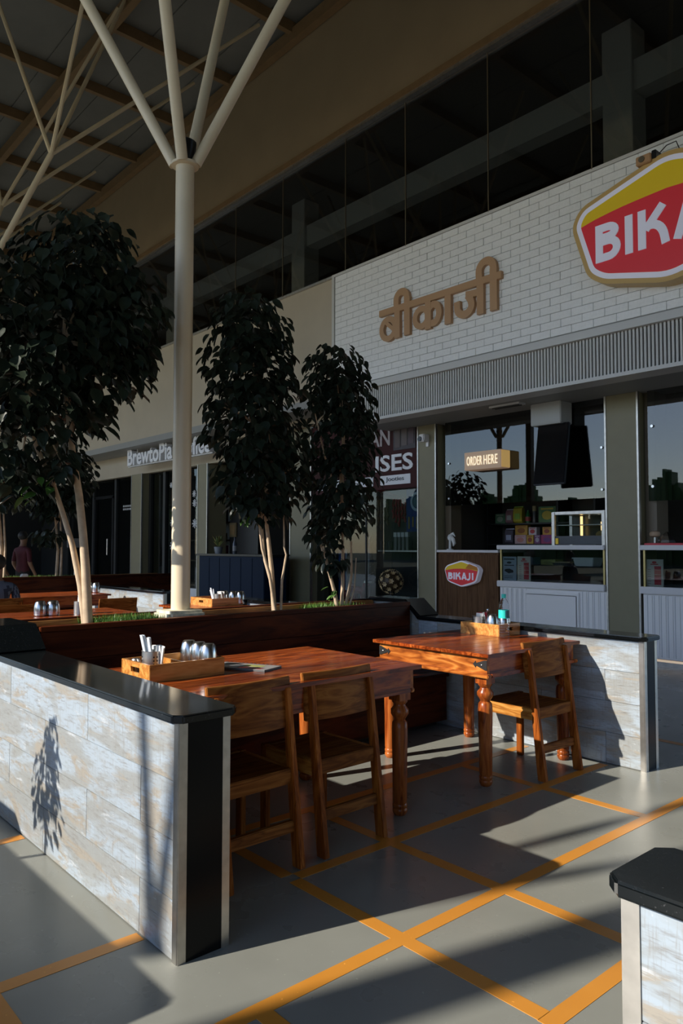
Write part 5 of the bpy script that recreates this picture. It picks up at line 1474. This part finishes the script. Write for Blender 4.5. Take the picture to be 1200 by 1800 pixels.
tree('tall narrow leafy tree with four thin stems, right of the cream pole', (X_, 3.5, .94),
     [([(X_, 3.475, .93), (X_, 3.415, 1.24), (X_, 3.345, 1.44), (X_, 3.325, 1.57), (X_, 3.31, 1.70)], .014),
      ([(X_ - .02, 3.49, .93), (X_ - .02, 3.455, 1.15), (X_ - .02, 3.385, 1.35), (X_ - .02, 3.355, 1.60), (X_ - .02, 3.35, 1.9)], .015),
      ([(X_ - .05, 3.50, .93), (X_ - .05, 3.47, 1.28), (X_ - .05, 3.44, 1.5), (X_ - .05, 3.41, 1.7), (X_ - .05, 3.36, 2.4)], .021),
      ([(X_, 3.525, .93), (X_, 3.535, 1.19), (X_, 3.575, 1.39), (X_, 3.555, 1.45), (X_, 3.55, 1.7)], .011)],
     [((X_, 3.22, 3.16), (.30, .30, .27), 2.4), ((X_, 3.10, 2.90), (.28, .26, .30), 1.6), ((X_, 3.32, 2.80), (.30, .27, .34), 2.4), ((X_, 3.22, 2.45), (.32, .36, .34), 2.8),
      ((X_, 3.42, 2.25), (.30, .32, .32), 2.2), ((X_, 3.36, 1.95), (.30, .34, .27), 2.2), ((X_, 3.12, 2.0), (.20, .16, .25), .8), ((X_, 3.36, 1.76), (.22, .28, .14), 1.0), ((X_, 3.70, 2.12), (.14, .12, .28), .7), ((X_, 2.93, 2.50), (.10, .10, .35), .35),
      ((X_, 3.55, 2.72), (.12, .14, .10), .4)],
     300, 1500, .93, [(X_ + .04, 3.20, 1.66)])
tree('smaller dark tree with bundled pale stems at the right end of the planter', (X_, 4.15, .94),
     [([(X_, 4.11, .93), (X_, 4.075, 1.08), (X_, 4.015, 1.25), (X_, 3.95, 1.46)], .019),
      ([(X_, 4.155, .93), (X_, 4.165, 1.17), (X_, 4.165, 1.46), (X_, 4.16, 1.8)], .017),
      ([(X_, 4.19, .93), (X_, 4.235, 1.08), (X_, 4.265, 1.22), (X_, 4.26, 1.5)], .015),
      ([(X_ - .03, 4.14, .93), (X_ - .03, 4.09, 1.1), (X_ - .03, 4.03, 1.28)], .008), ([(X_ + .03, 4.2, .93), (X_ + .03, 4.27, 1.1), (X_ + .03, 4.29, 1.36)], .008)],
     [((X_, 4.08, 2.95), (.26, .25, .22), 2.0), ((X_, 4.16, 2.70), (.28, .28, .30), 2.6), ((X_, 4.16, 2.35), (.30, .32, .30), 2.6), ((X_, 4.18, 2.05), (.30, .33, .28), 2.4), ((X_, 4.14, 1.75), (.27, .30, .22), 1.8),
      ((X_, 3.98, 1.55), (.18, .16, .18), .6), ((X_, 4.40, 2.48), (.14, .12, .2), .5), ((X_, 4.05, 1.32), (.12, .12, .10), .3), ((X_, 3.84, 2.62), (.10, .10, .18), .35)],
     300, 1300, .82, [(X_ + .04, 4.02, 1.08)])
# distant trees on the far planter
for k, (y, lab) in enumerate(((3.66, 'distant dark tree at the far left with a pale trunk on the grassy planter'), (4.52, 'distant dark tree with two thin trunks, left of the big pale trunks'))):
    xx = -12.0
    tree(lab, (xx, y, .94), [([(xx, y, .93), (xx, y + .02, 1.4), (xx, y - .03, 1.9), (xx, y - .05, 2.4)], .04 - .015 * k), ([(xx + .05, y + .05, .93), (xx + .05, y + .06, 1.4), (xx + .05, y + .02, 2.0)], .022)],
         [((xx, y - .1, 2.75), (.6, .65, .6), 3), ((xx, y - .3, 2.3), (.5, .55, .4), 2), ((xx, y + .25, 2.4), (.4, .4, .4), 1.5)] if k == 0 else [((xx, y + .05, 2.6), (.55, .55, .6), 3), ((xx, y - .05, 2.15), (.4, .4, .3), 1.2), ((xx, y - .12, 1.62), (.28, .26, .14), .4)], 60, 900, 1.25)

# shrub in the planter across the aisle, its tips shading the left partition
tree('small leafy shrub in a pot at the partition across the aisle', (-4.05, -.12, .33), [([(-4.05, -.12, .33), (-4.05, -.11, .7), (-4.03, -.12, 1.1)], .02)],
     [((-4.04, -.12, 1.12), (.18, .13, .20), 1), ((-3.98, -.14, 1.38), (.09, .08, .14), .35)], 0, 260, .6)
tag(MB().lathe([(.10, 0), (.13, .02), (.16, .35), (.15, .36), (.14, .33)], (-4.05, -.12, 0), 14).build('flower_pot', M['plinth'], smooth=True), 'concrete pot of the shrub across the aisle', 'pot')

# ================================================================== PEOPLE (far, in the dim passage)
def body(label, loc, rz, shirt, pants, seated=False, hair=True, stripes=None):
    t = thing('person', label, 'person', loc, None, rz)
    h = 0 if not seated else -.40
    J = [('pelvis', (0, 0, .92 + h), (.15, .11)), ('waist', (0, 0, 1.06 + h), (.14, .10)), ('chest', (0, .01, 1.28 + h), (.17, .115)), ('neck0', (0, 0, 1.44 + h), (.075, .07)), ('neck', (0, -.01, 1.50 + h), (.055, .055)), ('head', (0, -.02, 1.60 + h), (.078, .092)), ('crown', (0, -.01, 1.70 + h), (.055, .065))]
    E_ = [(0, 1), (1, 2), (2, 3), (3, 4), (4, 5), (5, 6)]
    def add(parent, co, r):
        J.append(('j', co, r)); E_.append((parent, len(J) - 1)); return len(J) - 1
    for s in (-1, 1):
        sh = add(2, (s * .19, .01, 1.38 + h), (.062, .062)); el = add(sh, (s * .25, .03, 1.10 + h), (.045, .045)); wr = add(el, (s * .24, -.10, .90 + h), (.032, .032)); hd = add(wr, (s * .235, -.14, .82 + h), (.036, .024))
        for q in range(3): add(hd, (s * (.235 + .02 * (q - 1)), -.165, .755 + h + .01 * abs(q - 1)), (.011, .011))
        add(hd, (s * .20, -.165, .80 + h), (.011, .011))
        if not seated:
            hp = add(0, (s * .09, 0, .86), (.09, .09)); kn = add(hp, (s * .10, -.02, .48), (.062, .062)); an = add(kn, (s * .10, .02, .09), (.042, .042)); add(an, (s * .11, -.13, .045), (.042, .035))
        else:
            hp = add(0, (s * .10, -.08, .50), (.085, .085)); kn = add(hp, (s * .12, -.46, .50), (.062, .062)); an = add(kn, (s * .12, -.42, .09), (.042, .042)); add(an, (s * .12, -.56, .045), (.042, .035))
    me = bpy.data.meshes.new('body'); me.from_pydata([j[1] for j in J], E_, [])
    ob = bpy.data.objects.new('body', me); COL.objects.link(ob)
    md = ob.modifiers.new('skin', 'SKIN')
    for i, j in enumerate(J): me.skin_vertices[0].data[i].radius = j[2]
    me.skin_vertices[0].data[0].use_root = True
    ss = ob.modifiers.new('sub', 'SUBSURF'); ss.levels = 2; ss.render_levels = 2
    nm = bpy.data.meshes.new_from_object(ob.evaluated_get(bpy.context.evaluated_depsgraph_get()))
    bpy.data.objects.remove(ob)
    nm.materials.clear()
    for m in (M['skin'], colour(shirt, .8), colour(pants, .8), colour(stripes or shirt, .8)): nm.materials.append(m)
    for p in nm.polygons:
        p.use_smooth = True
        c = p.center; z = c.z - h
        sleeve = abs(c.x) > .17 and z < 1.16
        if z > 1.455 or (sleeve and z < 1.13): p.material_index = 0
        elif z > .93: p.material_index = 1 if not stripes or int(c.x * 60) % 2 == 0 else 3
        else: p.material_index = 2
    nm.name = 'body'
    o = bpy.data.objects.new('body', nm); COL.objects.link(o); o.parent = t
    hb = MB(); hb.sphere((0, .012, 1.665 + h), .098, 12, 7, 1.0); hb.build('hair', M['hair'], t, True, org=(0, 0, 0))
    return t
body('distant person in a white shirt standing at the far left edge', (-16.0, 4.86, 0), R(150), (.42, .42, .5), (.03, .03, .04))
body('distant person in a dark red shirt seen from behind in the dim passage', (-16.0, 5.33, 0), R(200), (.09, .014, .022), (.02, .02, .025))
body('person in a dark blue striped shirt sitting at the left edge with back turned', (-9.38, 2.83, .0), R(-90), (.02, .03, .06), (.02, .02, .02), True, True, (.10, .13, .2))
c1_ = dup(c0, (-9.28, 2.83, 0), R(0), 'far chair carrying the person in the striped shirt', CG)

# dim passage behind: wall panels, notice, post
t = thing('notice_board', 'small pale notice on a thin post in the dim passage', 'notice', (-16.5, 6.4, 0))
MB().tube([(-16.5, 6.62, 0), (-16.5, 6.62, 1.28)], .015, 6).build('post', M['brushed'], t)
B(-16.52, -16.50, 6.45, 6.75, 1.42, 1.62).build('sheet', colour((.22, .22, .23)), t)
MB().tube([(-16.51, 6.62, 1.2), (-16.51, 6.62, 1.45)], .012, 6).build('bracket', M['brushed'], t)
t = thing('white_stone', 'small white block lying on the distant grass strip', 'stone', (-11.9, 4.0, .95))
MB().hexa([(-11.96, 3.93, .94), (-11.86, 3.93, .94), (-11.86, 4.05, .94), (-11.96, 4.05, .94)], [(-11.95, 3.95, 1.03), (-11.87, 3.95, 1.02), (-11.87, 4.04, 1.03), (-11.95, 4.03, 1.02)]).build('block', M['paper'], t, bevel=.01)

# ================================================================== OPEN FACADE BEHIND THE CAMERA AND THE OUTDOORS
fa = sroot('wall_rear', (0, -8.1, 8.3))
B(-45, 16, -8.06, -8.0, 8.30, 10.75).build('backing', M['whitemetal'], fa)
B(-45, 16, -8.25, -8.0, 8.22, 8.34).build('bottom_rail', M['rust'], fa)
fs_ = MB().box(-.06, .06, -.05, .05, 0, 2.3).mesh('fin', M['rust'])
for i in range(120):
    sub('fin', fs_, fa, (-28 + .3 * i, .19, .05))
for i, x in enumerate((-27.0, -18.0, -11.2, -4.42, 2.4, 9.0)):
    t = thing('facade_post', 'square steel post of the open front side, number %s from the far end' % ['one', 'two', 'three', 'four', 'five', 'six'][i], 'post', (x, -8.1, 0))
    B(x - .12, x + .12, -8.22, -7.98, 0, 8.25).build('shaft', M['rust'], t)
    B(x - .2, x + .2, -8.3, -7.9, 0, .03).build('base_plate', M['rust'], t)
for i, (x, y, h) in enumerate(((-9, -19, 3.3), (-14.5, -22, 3.6), (-3.5, -21, 3.2), (3.5, -24, 3.8), (-22, -24, 3.9), (10, -20, 3.2))):
    t = thing('garden_tree', 'round garden tree outside the open side, ' + ['first', 'second', 'third', 'fourth', 'fifth', 'sixth'][i] + ' of a loose row', 'tree', (x, y, 0))
    MB().tube([(x, y, -.05), (x + .1, y, h * .4), (x, y, h * .7)], [.16, .12, .07], 8).build('trunk', M['bark'], t, True)
    mb = MB()
    for k in range(900):
        d = Vector((random.gauss(0, 1), random.gauss(0, 1), random.gauss(0, 1))).normalized() * random.random() ** .3
        p = Vector((x + d.x * h * .36, y + d.y * h * .36, h * .66 + d.z * h * .34)); a = Vector((random.uniform(-1, 1), random.uniform(-1, 1), random.uniform(-1, 1))).normalized() * .22; b = a.orthogonal().normalized() * .15
        mb.add([p - a, p + b, p + a, p - b], [(0, 1, 2, 3)])
    o = mb.build('foliage', M['leaf_b'], t); o['kind'] = 'stuff'
hb = MB()
n = 420
for k in range(n):
    a = -60 + 100 * k / n; h = 5.0 + 1.0 * math.sin(k * .11) + .8 * math.sin(k * .33 + 1) + 1.1 * random.random()
    hb.box(a, a + 100 / n, -42, -40.8 - .3 * random.random(), -.1, h)
struct(hb.build('wall_hedge', M['leaf_b']))
